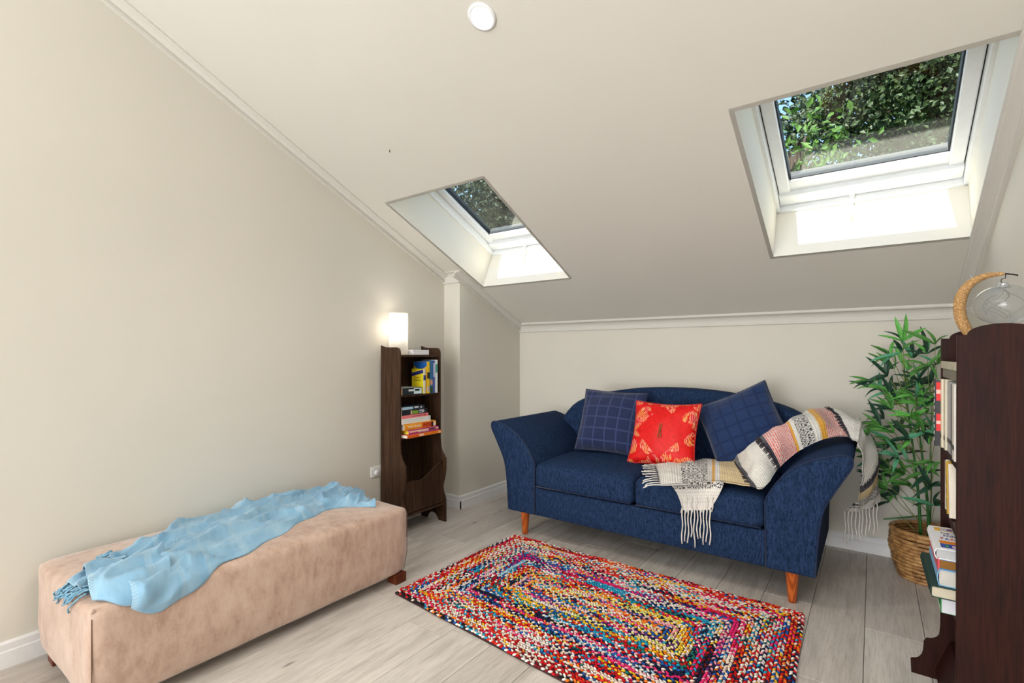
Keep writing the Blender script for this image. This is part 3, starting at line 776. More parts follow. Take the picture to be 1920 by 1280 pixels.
# ------------------------------------------------------------------ ottoman with the blue throw
OX0, OX1, OY0, OY1, OZ = -2.655, -1.995, .488, 1.822, .392
ott = empty('ottoman', ((OX0+OX1)/2, (OY0+OY1)/2, 0), 'long beige suede ottoman with a pale blue throw lying on it by the left wall', 'ottoman')
def ofn(w):
    k = (w.z-.2)/.2; w = Vector((w.x, w.y, w.z))
    w += Vector((noise.noise(w*4), noise.noise(w*4+Vector((5, 5, 5))), noise.noise(w*5+Vector((9, 1, 2)))*.6))*.006
    if w.z < .16:   # cover pulls in slightly at the bottom
        t = (.16-w.z)/.12; w.x += .020*t*(-1 if w.x > -2.3 else 1); w.y += .012*t*(-1 if w.y > 1.1 else 1)
    return w
part('upholstery', rounded(OX0, OX1, OY0, OY1, .045, OZ, .030, 18, (.006, .006, .022), ofn), M['suede'], ott, True)
seamm = flat('dark_seam', (112, 84, 66), .9)
for cx, cy in ((OX1-.004, OY0+.004), (OX1-.004, OY1-.004)):
    s1 = 1 if cy < 1 else -1
    pts = [(cx-.004-(.016*(.16-z)/.12 if z < .16 else 0), cy+s1*(.004+(.012*(.16-z)/.12 if z < .16 else 0)), z) for z in [.06+.30*i/12 for i in range(13)]]
    part('corner_seam', tube(pts, .0016, 5), seamm, ott, True)
knob = (OX1-.012, OY0+.010, .384)
part('corner_tuft', lathe([(.0001, -.010), (.006, -.006), (.0075, 0), (.005, .006), (.0001, .008)], knob, 12), M['suede'], ott, True)
for x_ in (OX0+.07, OX1-.045):
    for y_ in (OY0+.06, OY1-.045):
        part('leg', box(x_-.035, x_+.035, y_-.035, y_+.035, 0, .05, .003), M['redwood'], ott)

bt = empty('throw_blanket', (-2.3, 1.1, .41), 'light blue fringed cotton throw lying rumpled along the beige ottoman', 'blanket')
TZ = .424
def unwrap(x, y):
    """pixel -> coordinates unrolled over the front (+X) and near (-Y) edges"""
    p = at(x, y, 'Z', TZ); a, b = p.x, p.y
    if a > OX1: q = at(x, y, 'X', OX1+.012); a = OX1+(OZ-q.z)+.012; b = q.y
    if b < OY0: q = at(x, y, 'Y', OY0-.012); b = OY0-(OZ-q.z)-.012; a = q.x
    return Vector((a, b, 0))
def wrap(a, b, h):
    """unrolled -> 3-D point lying h above the ottoman's skin"""
    z = OZ+.018*max(0, 1-((a-(OX0+OX1)/2)/.34)**2)*max(0, 1-((b-(OY0+OY1)/2)/.68)**2); x, y = a, b; n = Vector((0, 0, 1)); r = .035
    def edge(d):
        # d = distance past the (edge - r); returns offset along, drop, angle
        L = r*PI/2
        if d <= 0: return d, 0, 0
        if d < L: t = d/r; return r*math.sin(t), r*(1-math.cos(t)), t
        return r, r+(d-L), PI/2
    ox, dx, tx = edge(a-(OX1-r)); oy, dy, ty = edge((OY0+r)-b); on, dn, tn = edge(b-(OY1-r)); ob, db, tb = edge((OX0+r)-a)
    if tx > 0: x = OX1-r+ox
    if tb > 0: x = OX0+r-ob
    if ty > 0: y = OY0+r-oy
    if tn > 0: y = OY1-r+on
    z -= dx+dy+dn+db
    n = Vector((math.sin(tx)-math.sin(tb), -math.sin(ty)+math.sin(tn), max(.0, min(math.cos(tx), math.cos(ty), math.cos(tn), math.cos(tb))))).normalized()
    return Vector((x, y, z))+n*h
def flatsheet(ep, eq, nu, nv, hfun, name, wdt):
    A = spline([unwrap(*p) for p in ep], nv); B = spline([unwrap(*p) for p in eq], nv); top = []; bot = []; UV = []; acc = 0; UW = []
    for j in range(nv):
        if j: acc += ((A[j]+B[j])/2-(A[j-1]+B[j-1])/2).length
        for i in range(nu):
            u = i/(nu-1); q = A[j].lerp(B[j], u)
            e = .010*math.sin(q.y*31+(0 if u < .5 else 2))*(abs(u-.5)*2)**3
            q = q+Vector((e, 0, 0)); h = hfun(u, j/(nv-1), q)
            top.append(wrap(q.x, q.y, h)); bot.append(wrap(q.x, q.y, max(.0015, h-.006))); UV.append((u*wdt, acc)); UW.append(q)
    m = len(top); F = []
    for j in range(nv-1):
        for i in range(nu-1):
            q = [j*nu+i, j*nu+i+1, (j+1)*nu+i+1, (j+1)*nu+i]; F.append(q[::-1]); F.append([x+m for x in q])
    ring = list(range(nu))+[j*nu+nu-1 for j in range(1, nv)]+[(nv-1)*nu+i for i in range(nu-2, -1, -1)]+[j*nu for j in range(nv-2, 0, -1)]
    for k in range(len(ring)):
        p, q = ring[k], ring[(k+1) % len(ring)]; F.append([p, p+m, q+m, q])
    o = fixn(part(name, (top+bot, F), M['blue'], bt, True, UV+UV))
    return UW
def folds(q, amp, sx=7, sy=2.2, off=0):
    w = Vector((q.x*sx+q.y*2.0+off, q.y*sy-q.x*.5, off)); w += Vector((noise.noise(w*.9), noise.noise(w*.9+Vector((7, 3, 1))), 0))*.9
    f = max(0, 1-abs(noise.noise(w))*3.4)**1.7
    w2 = Vector((q.x*17+q.y*5+off, q.y*5, off+4)); f2 = max(0, 1-abs(noise.noise(w2))*3.2)**2
    w3 = Vector((q.x*26+q.y*3+off, q.y*9-q.x*4, off+8)); f3 = max(0, 1-abs(noise.noise(w3))*3)**2
    return amp*f+amp*.42*f2+amp*.16*f3
def h1(u, v, q):
    e = min(1, min(u, 1-u)*9)
    return .006+e*(folds(q, .034)+.006*(1+noise.noise(Vector((q.x*8, q.y*8, 0)))))+.012*(1-u)*e
main = flatsheet([(200, 1046), (240, 1030), (286, 1008), (343, 968), (400, 945), (460, 932), (540, 917), (610, 910), (655, 916), (690, 932)],
                 [(247, 1121), (300, 1138), (352, 1100), (420, 1052), (500, 1008), (560, 976), (598, 957), (640, 944), (670, 942), (707, 942)], 60, 190, h1, 'cloth', .55)
def h2(u, v, q):
    e = min(1, min(u, 1-u)*5); return .012+.030*e+.022*e*math.sin(PI*u*2+v*3)**2+folds(q, .012, 11, 6, 3)*e
flatsheet([(152, 1072), (190, 1058), (240, 1046), (300, 1030)], [(176, 1112), (215, 1118), (262, 1112), (330, 1082)], 30, 50, h2, 'folded_layer', .25)
def h3(u, v, q):
    e = min(1, min(u, 1-u)*4); return .008+.026*e+.014*e*math.sin(u*PI*3+1)**2
b3 = flatsheet([(128, 1080), (150, 1066), (190, 1050), (230, 1040)], [(138, 1108), (168, 1098), (205, 1085), (245, 1072)], 24, 40, h3, 'folded_end', .2)
def btass(q0, d, n, L, h=.012):
    pts = []; rg = random.random()*6
    for i in range(n):
        t = i/(n-1); q = q0+d*L*t+Vector((math.sin(t*6+rg)*.006, math.cos(t*5+rg)*.006, 0)); pts.append(wrap(q.x, q.y, h*(1-.5*t)+.003+.003*math.sin(t*8+rg)))
    part('tassel', tube(pts, [.0028]*(n-1)+[.0034], 5), M['blueyarn'], bt, True)
e0, e1 = unwrap(128, 1080), unwrap(138, 1108); tg = unwrap(103, 1122)-(e0+e1)/2
for k in range(26):
    t = random.random(); q = e0.lerp(e1, t)+Vector((.012, .02, 0))*random.random(); btass(q, (tg.normalized()+Vector((random.uniform(-.3, .3), random.uniform(-.2, .2), 0))).normalized(), 9, .06+.05*random.random(), .010+.018*random.random())
e0, e1 = unwrap(205, 1044), unwrap(250, 1058)
for k in range(16):
    q = e0.lerp(e1, random.random()); btass(q, Vector((random.uniform(-.9, -.1), random.uniform(-1, .2), 0)).normalized(), 7, .05, .045)
e0, e1 = unwrap(236, 1112), unwrap(262, 1096)
for k in range(9):
    q = e0.lerp(e1, random.random()); btass(q, Vector((-.6, random.uniform(-.9, -.2), 0)).normalized(), 6, .035, .014)

# ------------------------------------------------------------------ braided rug
RC = [(-1.945, 1.672), (-.205, 1.515), (-.252, 2.640), (-1.918, 2.672)]   # near-left, near-right, far-right, far-left
def rmap(u, v):
    a, b, c, d = [Vector((*p, 0)) for p in RC]; return (a.lerp(b, u)).lerp(d.lerp(c, u), v)
rug = empty('rug', rmap(.5, .5), 'multicoloured braided rag rug in concentric rectangles on the grey plank floor', 'rug')
PAL = {'r': (196, 22, 26), 'R': (220, 50, 36), 'd': (120, 20, 30), 'w': (226, 218, 210), 'c': (232, 208, 190), 'y': (232, 184, 40), 'Y': (226, 218, 130), 'o': (232, 116, 32), 'p': (222, 40, 110), 'P': (232, 150, 165),
       'n': (24, 32, 66), 'b': (30, 84, 160), 't': (36, 150, 186), 'g': (28, 110, 100), 'G': (150, 190, 120), 'v': (96, 44, 120), 'k': (30, 26, 30), 's': (150, 196, 216)}
RINGS = ['rRdwkowr', 'rRpwrdoc', 'rwRwycbr', 'wrcRtwyp', 'rwcwgrPw', 'wyrnwbrc', 'cwrtpwnR', 'yrnyowgr', 'wpnrPctw', 'bvnpwsbn', 'pPnbpwvp', 'nkdrnwcn', 'ttnbrwts', 'rgoytwnr', 'ownyrRyt', 'YwnyoGyt', 'owYcnvYy', 'wYnvbcPY', 'yorwbnYo', 'YcPwYnco']
NR = len(RINGS); Wr, Hr = 1.72, 1.06
pitch = Hr/2/NR
bs = []
bm = bmesh.new(); bmesh.ops.create_icosphere(bm, subdivisions=1, radius=1); KV = np.array([tuple(v.co) for v in bm.verts]); KF = [[v.index for v in f.verts] for f in bm.faces]; bm.free()
KF = np.array(KF)
for ri, colsr in enumerate(RINGS):
    ins = pitch*(ri+.5)
    x0, x1, y0, y1 = ins, Wr-ins, ins, Hr-ins
    if x1-x0 < .01: break
    loop = [(x0, y0), (x1, y0), (x1, y1), (x0, y1)]
    segs = []
    verts = []; faces = []; cols = []
    step = .0150; strands = [random.choice(colsr) for _ in range(3)]; kk = 0
    for e in range(4):
        a = np.array(loop[e]); b = np.array(loop[(e+1) % 4]); L = np.linalg.norm(b-a)
        if L < .012: continue
        d = (b-a)/L; nrm = np.array([-d[1], d[0]]); n = max(1, int(L/step))
        for k in range(n*2):
            side = 1 if k % 2 else -1
            s = (k+.5)/(n*2)*L; c = a+d*s+nrm*side*pitch*.23+rng.normal(0, .0008, 2)
            kk += 1
            if random.random() < .26: strands[kk % 3] = random.choice(colsr) if random.random() < (.86 if ri < 5 else .72) else random.choice('rwwcynbtopPc')
            runc = strands[kk % 3]
            if ri == 10 and e == 2 and .45 < k/(n*2) < .60: runc = 'p'
            if ri in (11, 12) and e == 2 and .40 < k/(n*2) < .62: runc = random.choice('tttts')
            if ri == 11 and e == 3 and k/(n*2) < .6: runc = 's' if random.random() < .8 else 'w'
            ang = math.atan2(d[1], d[0])+side*-.55
            ca, sa = math.cos(ang), math.sin(ang)
            q = KV*np.array([.0112, .0050, .0056]); tl = rng.uniform(-.25, .25)
            X = q[:, 0]*ca-q[:, 1]*sa+c[0]; Y = q[:, 0]*sa+q[:, 1]*ca+c[1]; Z = q[:, 2]+q[:, 0]*tl+.0115+rng.uniform(-.001, .0015)
            U_ = X/Wr; V_ = Y/Hr
            wob = .0045*math.sin(U_[0]*23+V_[0]*5)+.003*math.sin(V_[0]*17)
            A_, B_, C_, D_ = [np.array(p) for p in RC]
            P = (A_[None]*(1-U_)[:, None]+B_[None]*U_[:, None])*(1-V_)[:, None]+(D_[None]*(1-U_)[:, None]+C_[None]*U_[:, None])*V_[:, None]
            bse = len(verts)*12; verts.append(np.stack([P[:, 0]+wob*.4, P[:, 1]+wob, Z], 1)); faces.append(KF+bse)
            cc = np.array(lin(PAL[runc]))*rng.uniform(.9, 1.25); cols.append(np.tile(np.append(np.clip(cc, 0, 1), 1), (12, 1)))
    if not verts: continue
    Vv = np.concatenate(verts)-np.array(ORG[rug.name]); Ff = np.concatenate(faces); Cc = np.concatenate(cols)
    me = bpy.data.meshes.new('braid'); me.from_pydata(Vv.tolist(), [], Ff.tolist()); me.materials.append(M['rag'])
    ca_ = me.color_attributes.new('Col', 'FLOAT_COLOR', 'POINT'); ca_.data.foreach_set('color', Cc.astype(np.float32).ravel())
    me.polygons.foreach_set('use_smooth', [True]*len(me.polygons)); link_mesh(me, 'braid', rug, ORG[rug.name].copy())
v = []; f = []
n_ = 30; ed = []
for i in range(n_): ed.append(rmap(i/n_, 0))
for i in range(n_): ed.append(rmap(1, i/n_))
for i in range(n_): ed.append(rmap(1-i/n_, 1))
for i in range(n_): ed.append(rmap(0, 1-i/n_))
cen = rmap(.5, .5); ed = [cen+(p-cen)*.992 for p in ed]
part('backing', prism([(p.x, p.y) for p in ed], 'Z', .001, .009), M['rugback'], rug)

# ------------------------------------------------------------------ books
def mt(cx, cy, cz, o):
    m = Matrix.Identity(4)
    for i, c in enumerate((cx, cy, cz)):
        for j in range(3): m[j][i] = c[j]
    m.translation = Vector(o); return m
FLAT_L = lambda o, a=0: Matrix.Translation(o) @ Matrix.Rotation(a, 4, 'Z') @ mt((-1, 0, 0), (0, -1, 0), (0, 0, 1), (0, 0, 0))
STAND_L = lambda o, a=0: Matrix.Translation(o) @ Matrix.Rotation(a, 4, 'Z') @ mt((-1, 0, 0), (0, 0, 1), (0, 1, 0), (0, 0, 0))
FLAT_R = lambda o, a=0: Matrix.Translation(o) @ Matrix.Rotation(a, 4, 'Z')
STAND_R = lambda o, a=0: Matrix.Translation(o) @ Matrix.Rotation(a, 4, 'X') @ mt((1, 0, 0), (0, 0, 1), (0, -1, 0), (0, 0, 0))
FC = {}
def flatc(c, rough=.45):
    k = (tuple(c), rough)
    if k not in FC: FC[k] = flat('print_%d_%d_%d' % tuple(c), c, rough, var=.02)
    return FC[k]
PAGES = flat('paper_pages', (222, 214, 198), .9, var=.06, scale=300)
def book(mtx, w, h, t, cover, label, group, pages=PAGES, hard=False, cat='book', spinec=None):
    b = empty('book', mtx.translation, label, cat, group)
    ct = .0028 if hard else .0012; ov = .003 if hard else .0006
    V, F = join(box(0, w, 0, h, 0, ct, .0005, 1), box(0, w, 0, h, t-ct, t, .0005, 1))
    V = [mtx @ v for v in V]; part('cover', (V, F), flatc(cover), b)
    if hard:  # rounded spine
        pr = [(.004, 0), (-.001, t*.12), (-.004, t*.35), (-.0048, t*.5), (-.004, t*.65), (-.001, t*.88), (.004, t), (.004, t-ct), (.0015, t*.86), (-.0015, t*.65), (-.002, t*.5), (-.0015, t*.35), (.0015, t*.14), (.004, ct)]
        V, F = prism(pr, 'Y', 0, h)
    else: V, F = box(-.0012, .001, 0, h, 0, t, .0005, 1)
    part('spine', ([mtx @ v for v in V], F), flatc(spinec or cover), b)
    V, F = box(.0012, w-ov, ov, h-ov, ct, t-ct, 0); part('pages', ([mtx @ v for v in V], F), pages, b)
    return b
def patch(b, mtx, x0, x1, y0, y1, face, c, t=0, name='printed_panel', z=.0003):
    """thin printed panel on a book's face: 'top' (z=t), 'bot' (z=0), 'spine' (x=0)"""
    if face == 'top': V, F = box(x0, x1, y0, y1, t, t+z)
    elif face == 'bot': V, F = box(x0, x1, y0, y1, -z, 0)
    else: V, F = box(-.0012-z, -.0012, y0, y1, x0, x1)
    return part(name, ([mtx @ v for v in V], F), flatc(c), b)
def text(s, size, mtx, c, parent, name='lettering', ext=.0003, sx=1):
    cu = bpy.data.curves.new('t', 'FONT'); cu.body = s; cu.size = size; cu.extrude = ext; cu.resolution_u = 2; cu.align_x = 'CENTER'; cu.align_y = 'CENTER'
    o = bpy.data.objects.new('t', cu); me = bpy.data.meshes.new_from_object(o)
    V = [mtx @ Vector((v.co.x*sx, v.co.y, v.co.z)) for v in me.vertices]; F = [list(p.vertices) for p in me.polygons]
    bpy.data.objects.remove(o); bpy.data.curves.remove(cu); bpy.data.meshes.remove(me)
    return part(name, (V, F), flatc(c), parent)
SPL = lambda y, z, x: mt((0, 1, 0), (0, 0, 1), (1, 0, 0), (x, y, z))      # face looking +X

# ------------------------------------------------------------------ left bookshelf
LB = -2.733
ls = empty('bookshelf', (-2.63, 2.43, 0), 'narrow dark brown open bookshelf with a magazine rack against the left wall', 'bookshelf')
lp_ = [(LB, 0), (-2.715, 0), (-2.668, 0), (-2.660, .020), (-2.640, .042), (-2.613, .050), (-2.585, .042), (-2.563, .020), (-2.552, 0), (-2.484, 0), (-2.484, .150), (-2.492, .185), (-2.508, .215), (-2.513, .245), (-2.505, .285), (-2.490, .335), (-2.484, .390), (-2.484, .455), (-2.500, .478), (-2.522, .505), (-2.535, .540), (-2.540, .60), (-2.540, 1.205), (-2.544, 1.228), (-2.558, 1.243), (-2.580, 1.248), (-2.660, 1.248), (-2.700, 1.252), (LB, 1.262)]
for y in (2.236, 2.612): part('side_panel', prism(lp_, 'Y', y, y+.014, .0015, 1), M['walnut2'], ls)
for z in (1.197, .926, .640, .135):
    part('shelf', box(LB+.002, (-2.545 if z > .2 else -2.497), 2.250, 2.612, z-.014, z, .0015, 1), M['walnut2'], ls)
part('back_panel', box(LB, LB+.008, 2.250, 2.612, .121, 1.183, 0), M['walnut2'], ls)
wp = [(2.250, .14)]+[(2.612, .14), (2.612, .438)]
for i in range(21):
    t = i/20; y = 2.612-.362*t
    wp.append((y, .385+.052*math.cos(min(1, t*1.45)*PI)*.9+(.012*math.sin((t-.6)/.4*PI) if t > .6 else 0)))
part('magazine_rack_front', prism(wp, 'X', -2.515, -2.503, .002, 1), M['walnut2'], ls)

YR = lambda px, X: at(px, 700, 'X', X).y
pile = [(763.5, 828, .020, (236, 126, 36), 'bright orange paperback at the bottom of the pile on the brown shelf', -2.500, (226, 222, 214), False),
        (766, 822, .028, (190, 60, 150), 'magenta and peach hardback second from the bottom of the shelf pile', -2.512, (226, 206, 40), True),
        (758, 817, .042, (240, 160, 40), 'thick yellow and orange hardback with INDIA on its spine', -2.526, (190, 184, 180), True),
        (753, 807, .036, (232, 232, 228), 'thick white paperback lying under the pink book in the pile', -2.538, None, False),
        (751, 803, .022, (236, 128, 130), 'thin salmon pink paperback between white and black books', -2.539, None, False),
        (751, 801, .032, (34, 36, 42), 'black paperback with a green patch on the spine above the pink one', -2.539, None, False),
        (751, 796, .026, (40, 48, 58), 'dark slate paperback lying topmost on the shelf pile', -2.539, None, False)]
z = .641
for k, (xa, xb2, t, c, lab, X, pg, hard) in enumerate(pile):
    y0 = max(2.253, YR(xa, X)); y1 = min(2.608, YR(xb2, X)); m = FLAT_L((X, y1, z)); h = y1-y0
    b = book(m, .165, h, t, c, lab, 'books piled on the third shelf of the brown bookshelf', flatc(pg, .9) if pg else PAGES, hard); xs_ = X+(.0052 if hard else .0016); zm = z+t/2; ym = (y0+y1)/2
    sg = lambda ya, yb, za, zb, col_, nm='printed_panel': part(nm, box(xs_-.0035, xs_, min(ya, y1-.006), min(yb, y1-.002), za, zb), flatc(col_), b)
    if k == 0: sg(y0+.005, y0+.10, z+.003, z+t-.003, (226, 92, 40)); sg(y0+.11, y0+.15, z+.004, z+t-.004, (240, 214, 190)); sg(y1-.035, y1-.01, z+.003, z+t-.003, (240, 196, 150))
    if k == 1:
        sg(y0+.006, y1-.006, z+t*.52, z+t-.004, (240, 196, 150)); sg(y0+.18, y0+.25, z+t*.55, z+t-.005, (90, 130, 180)); text('All Floured', .021, SPL(ym-.01, z+t*.48, xs_), (248, 236, 240), b)
    if k == 2:
        sg(y0+.16, y1-.05, z+.004, z+t-.004, (226, 90, 36)); sg(y1-.05, y1-.030, z+.004, z+t-.004, (60, 32, 40)); sg(y1-.026, y1-.008, z+.007, z+t-.007, (238, 226, 210))
        text("RICK STEIN'S", .020, SPL(y0+.090, zm, xs_), (250, 240, 214), b); text('INDIA', .034, SPL(y0+.212, zm, xs_+.0003), (96, 24, 24), b)
    if k == 3: sg(y0+.02, y1-.06, z+t*.62, z+t*.68, (170, 186, 182)); sg(y0+.02, y1-.09, z+t*.32, z+t*.37, (206, 210, 206)); part('publisher_mark', tube([(xs_, y1-.02+.006*math.cos(a/8*PI-PI/2), zm+.007*math.sin(a/8*PI-PI/2)) for a in range(9)], .0009, 4), flatc((70, 60, 60)), b)
    if k == 4: sg(y0+.09, y0+.20, z+t*.40, z+t*.58, (150, 60, 70)); sg(y1-.04, y1-.026, z+t*.3, z+t*.7, (170, 40, 46), 'publisher_mark')
    if k == 5:
      e = h/.30; sg(y0+.12*e, y0+.19*e, z+.004, z+t-.006, (120, 158, 50)); sg(y0+.10*e, y0+.116*e, z+.003, z+t-.004, (216, 188, 160)); sg(y0+.20*e, y0+.255*e, z+t*.55, z+t*.85, (200, 206, 216)); sg(y0+.20*e, y0+.25*e, z+t*.15, z+t*.38, (170, 176, 200)); sg(y1-.05, y1-.03, z+t*.3, z+t*.7, (210, 212, 214))
    if k == 6: sg(y0+.004, y0+h*.48, z+.005, z+t-.004, (168, 200, 216)); sg(y0+h*.54, y0+h*.72, z+t*.4, z+t*.8, (216, 222, 226)); sg(y1-.04, y1-.026, z+t*.3, z+t*.7, (226, 226, 226), 'publisher_mark')
    z += t+.0004
# second shelf
G2_ = 'books on the second shelf of the brown bookshelf'
zs = .927
X = -2.535; y0 = 2.254; y1 = YR(791, X)
m = FLAT_L((X, y1, zs)); b = book(m, .16, y1-y0, .046, (30, 40, 46), 'black book lying flat with white capitals and a pale blue patch', G2_, flatc((196, 150, 90), .9))
part('printed_panel', box(X, X+.0022, y1-.075, y1-.004, zs+.004, zs+.042), flatc((206, 232, 234)), b)
for i in range(2): part('printed_panel', box(X, X+.0022, y0+.055+.055*i, y0+.10+.055*i, zs+.024, zs+.036), flatc((228, 232, 232)), b)
part('printed_panel', box(X-.150, X-.01, y0+.01, y1-.01, zs+.046, zs+.0464), flatc((206, 212, 212)), b)
def stand(xa, xb2, X, w, h, c, lab, spc=None, y_off=0, hard=False, pages=PAGES):
    y0 = YR(xa, X); y1 = YR(xb2, X); m = STAND_L((X, y0, zs)); return book(m, w, h, max(.006, y1-y0-.0006), c, lab, G2_, pages, hard, spinec=spc), m, y0, y1
b, m, y0, y1 = stand(793.5, 798, -2.530, .115, .172, (222, 204, 30), 'small yellow French Grammar paperback standing in front with a blue banner', (228, 222, 190))
FM = lambda x, z, y, r=0: mt((math.cos(r), 0, math.sin(r)), (-math.sin(r), 0, math.cos(r)), (0, -1, 0), (x, y, z))   # face looking -Y
bn = FM(-2.588, 1.070, y0-.0004, .22); V_, F_ = box(-.058, .058, -.012, .012, -.0002, .0003)
part('banner', ([bn @ q for q in V_], F_), flatc((40, 40, 110)), b)
text('French', .020, FM(-2.588, 1.038, y0-.0006), (170, 40, 30), b); text('Grammar', .019, FM(-2.588, 1.020, y0-.0006), (50, 46, 30), b)
part('printed_panel', box(-2.531, -2.5284, y0+.001, y1-.001, 1.02, 1.055), flatc((40, 60, 120)), b)
b, m, y0, y1 = stand(800.5, 805.5, -2.528, .135, .222, (228, 180, 20), 'taller yellow book with a blue arched top standing behind the small yellow one', (232, 190, 30))
V_, F_ = prism([(-2.66, 1.148)]+[(-2.66+.13*i/12, 1.118-.022*math.sin(PI*i/12)) for i in range(13)]+[(-2.53, 1.148)], 'Y', y0-.0006, y0-.0001); part('printed_panel', (V_, F_), flatc((30, 90, 170)), b)
part('printed_panel', box(-2.528, -2.5264, y0+.001, y1-.001, 1.03, 1.075), flatc((40, 34, 20)), b); part('printed_panel', box(-2.528, -2.5264, y0+.001, y1-.001, .94, .975), flatc((196, 180, 176)), b)
b, m, y0, y1 = stand(806, 811.5, -2.532, .135, .228, (42, 110, 160), 'blue book with a green foot standing in the shelf row', (48, 112, 160))
part('printed_panel', box(-2.532, -2.5304, y0+.001, y1-.001, .930, .972), flatc((50, 84, 44)), b); part('printed_panel', box(-2.532, -2.5304, y0+.002, y1-.004, .985, 1.02), flatc((220, 160, 130)), b)
b, m, y0, y1 = stand(812, 815.5, -2.532, .135, .230, (70, 80, 160), 'slim violet blue book standing beside the white one', (74, 86, 166))
part('printed_panel', box(-2.532, -2.5304, y0+.002, y1-.002, 1.04, 1.14), flatc((200, 206, 230)), b)
b, m, y0, y1 = stand(816, 820.5, -2.532, .135, .234, (226, 240, 236), 'white spined book standing at the right end of the shelf row', (228, 238, 234))
part('printed_panel', box(-2.532, -2.5304, y0+.002, y1-.003, 1.07, 1.13), flatc((60, 150, 140)), b)
# white card box on top, lamp
cb = empty('card_box', (-2.6, 2.45, 1.197), 'small stack of white cards lying on top of the brown bookshelf', 'cards')
for i in range(3): part('card_stack', box(-2.66, -2.56, 2.375, 2.525, 1.1975+i*.0115, 1.2085+i*.0115, .001, 1), flatc((238, 236, 240)), cb)
LC = Vector((-2.645, 2.318, 1.1975))
lm = empty('table_lamp', LC, 'lit clear glass cylinder lamp standing on top of the brown bookshelf', 'lamp')
part('base', lathe([(.001, 0), (.050, 0), (.052, .004), (.048, .012), (.02, .016), (.016, .03), (.016, .075), (.019, .078), (.019, .10), (.001, .10)], LC, 32), flat('lamp_base_white', (232, 226, 214), .4), lm, True)
part('bulb', lathe([(.001, .10), (.013, .102), (.016, .13), (.027, .17), (.029, .19), (.022, .215), (.001, .224)], LC, 24), M['bulb'], lm, True)
def mat_frost():
    m = bpy.data.materials.new('frosted_lamp_glass'); m.use_nodes = True; t = m.node_tree; t.nodes.clear()
    o = t.nodes.new('ShaderNodeOutputMaterial'); a = t.nodes.new('ShaderNodeBsdfTransparent'); b = t.nodes.new('ShaderNodeBsdfTranslucent'); d = t.nodes.new('ShaderNodeBsdfDiffuse'); g = t.nodes.new('ShaderNodeBsdfGlossy')
    m1 = t.nodes.new('ShaderNodeMixShader'); m2 = t.nodes.new('ShaderNodeMixShader'); m3 = t.nodes.new('ShaderNodeMixShader')
    b.inputs[0].default_value = (.95, .93, .88, 1); d.inputs[0].default_value = (.9, .88, .84, 1); g.inputs['Roughness'].default_value = .1
    m1.inputs[0].default_value = .3; m2.inputs[0].default_value = .42; m3.inputs[0].default_value = .06
    t.links.new(b.outputs[0], m1.inputs[1]); t.links.new(d.outputs[0], m1.inputs[2]); t.links.new(m1.outputs[0], m2.inputs[1]); t.links.new(a.outputs[0], m2.inputs[2]); t.links.new(m2.outputs[0], m3.inputs[1]); t.links.new(g.outputs[0], m3.inputs[2]); t.links.new(m3.outputs[0], o.inputs[0]); return m
fr_ = mat_frost()
def shell(r, z0, z1, th, c, seg=48):
    V = []; F = []
    for rr, z in ((r, z0), (r, z1), (r-th, z1), (r-th, z0)):
        for k in range(seg): a = 2*PI*k/seg; V.append(Vector((rr*math.cos(a), rr*math.sin(a), z))+Vector(c))
    for i in range(4):
        for k in range(seg): F.append([i*seg+k, i*seg+(k+1) % seg, ((i+1) % 4)*seg+(k+1) % seg, ((i+1) % 4)*seg+k])
    return V, F
part('glass_shade', shell(.064, .001, .285, .003, LC), fr_, lm, True)
pl = bpy.data.lights.new('lamp_light', 'POINT'); pl.energy = 2.4; pl.color = (1, .90, .76); pl.shadow_soft_size = .05
po = bpy.data.objects.new('lamp_light', pl); col.objects.link(po); po.location = LC+Vector((.0, 0, .20))

# power outlet beside the bookshelf
wy = 2.20; wx = xl(wy)
ou = empty('power_outlet', (wx, wy, .36), 'white wall power outlet half hidden behind the brown bookshelf', 'outlet')
part('plate', box(wx-.002, wx+.009, 2.165, 2.285, .365, .437, .003), M['base'], ou)
part('switch', box(wx+.008, wx+.013, 2.178, 2.19, .418, .430, .002), M['vinyl'], ou)
part('socket', lathe([(.001, 0), (.017, 0), (.017, .012), (.014, .015), (.001, .015)], (wx+.008, 2.205, .395), 20, Matrix.Rotation(PI/2, 4, 'Y')), M['vinyl'], ou, True)

# ------------------------------------------------------------------ right bookcase
rb = empty('bookcase', (.31, 2.21, 0), 'tall dark reddish wooden bookcase with arched side panels against the right wall', 'bookcase')
XF = .203; XW = .404; xc = .305
pr = [(XF, 1.258), (XF+.024, 1.258)]
for i in range(17):
    a = PI-PI*i/16; pr.append((xc+.078*math.cos(a), 1.260+.030*math.sin(a)))
pr += [(XW-.022, 1.258), (XW, 1.258), (XW, 0), (XW-.05, 0), (XF+.02, 0), (.117, 0), (.115, .045)]
for i in range(9):
    a = i/8*PI/2; pr.append((.120+.032*math.sin(a), .050+.048*(1-math.cos(a))))
pr += [(.154, .125), (.160, .136)]
for i in range(7):
    a = i/6*PI/2; pr.append((.163+.036*math.sin(a), .139+.034*(1-math.cos(a))))
pr += [(.201, .20)]
for y in (1.985, 2.410): part('side_panel', prism(pr, 'Y', y, y+.018, .0012, 1), M['walnut'], rb)
for z in (1.172, .866, .655, .394): part('shelf', box(XF+.002, XW-.006, 2.003, 2.410, z-.018, z, .0015, 1), M['walnut'], rb)
part('top_rail', box(XF+.004, XF+.016, 2.003, 2.410, 1.118, 1.154, .001, 1), flat('grey_olive_rail', (120, 116, 100), .5), rb)
part('shelf_edge', box(XF-.001, XF+.003, 2.003, 2.410, 1.150, 1.176, .001, 1), flat('worn_pale_edge', (190, 184, 162), .6), rb)
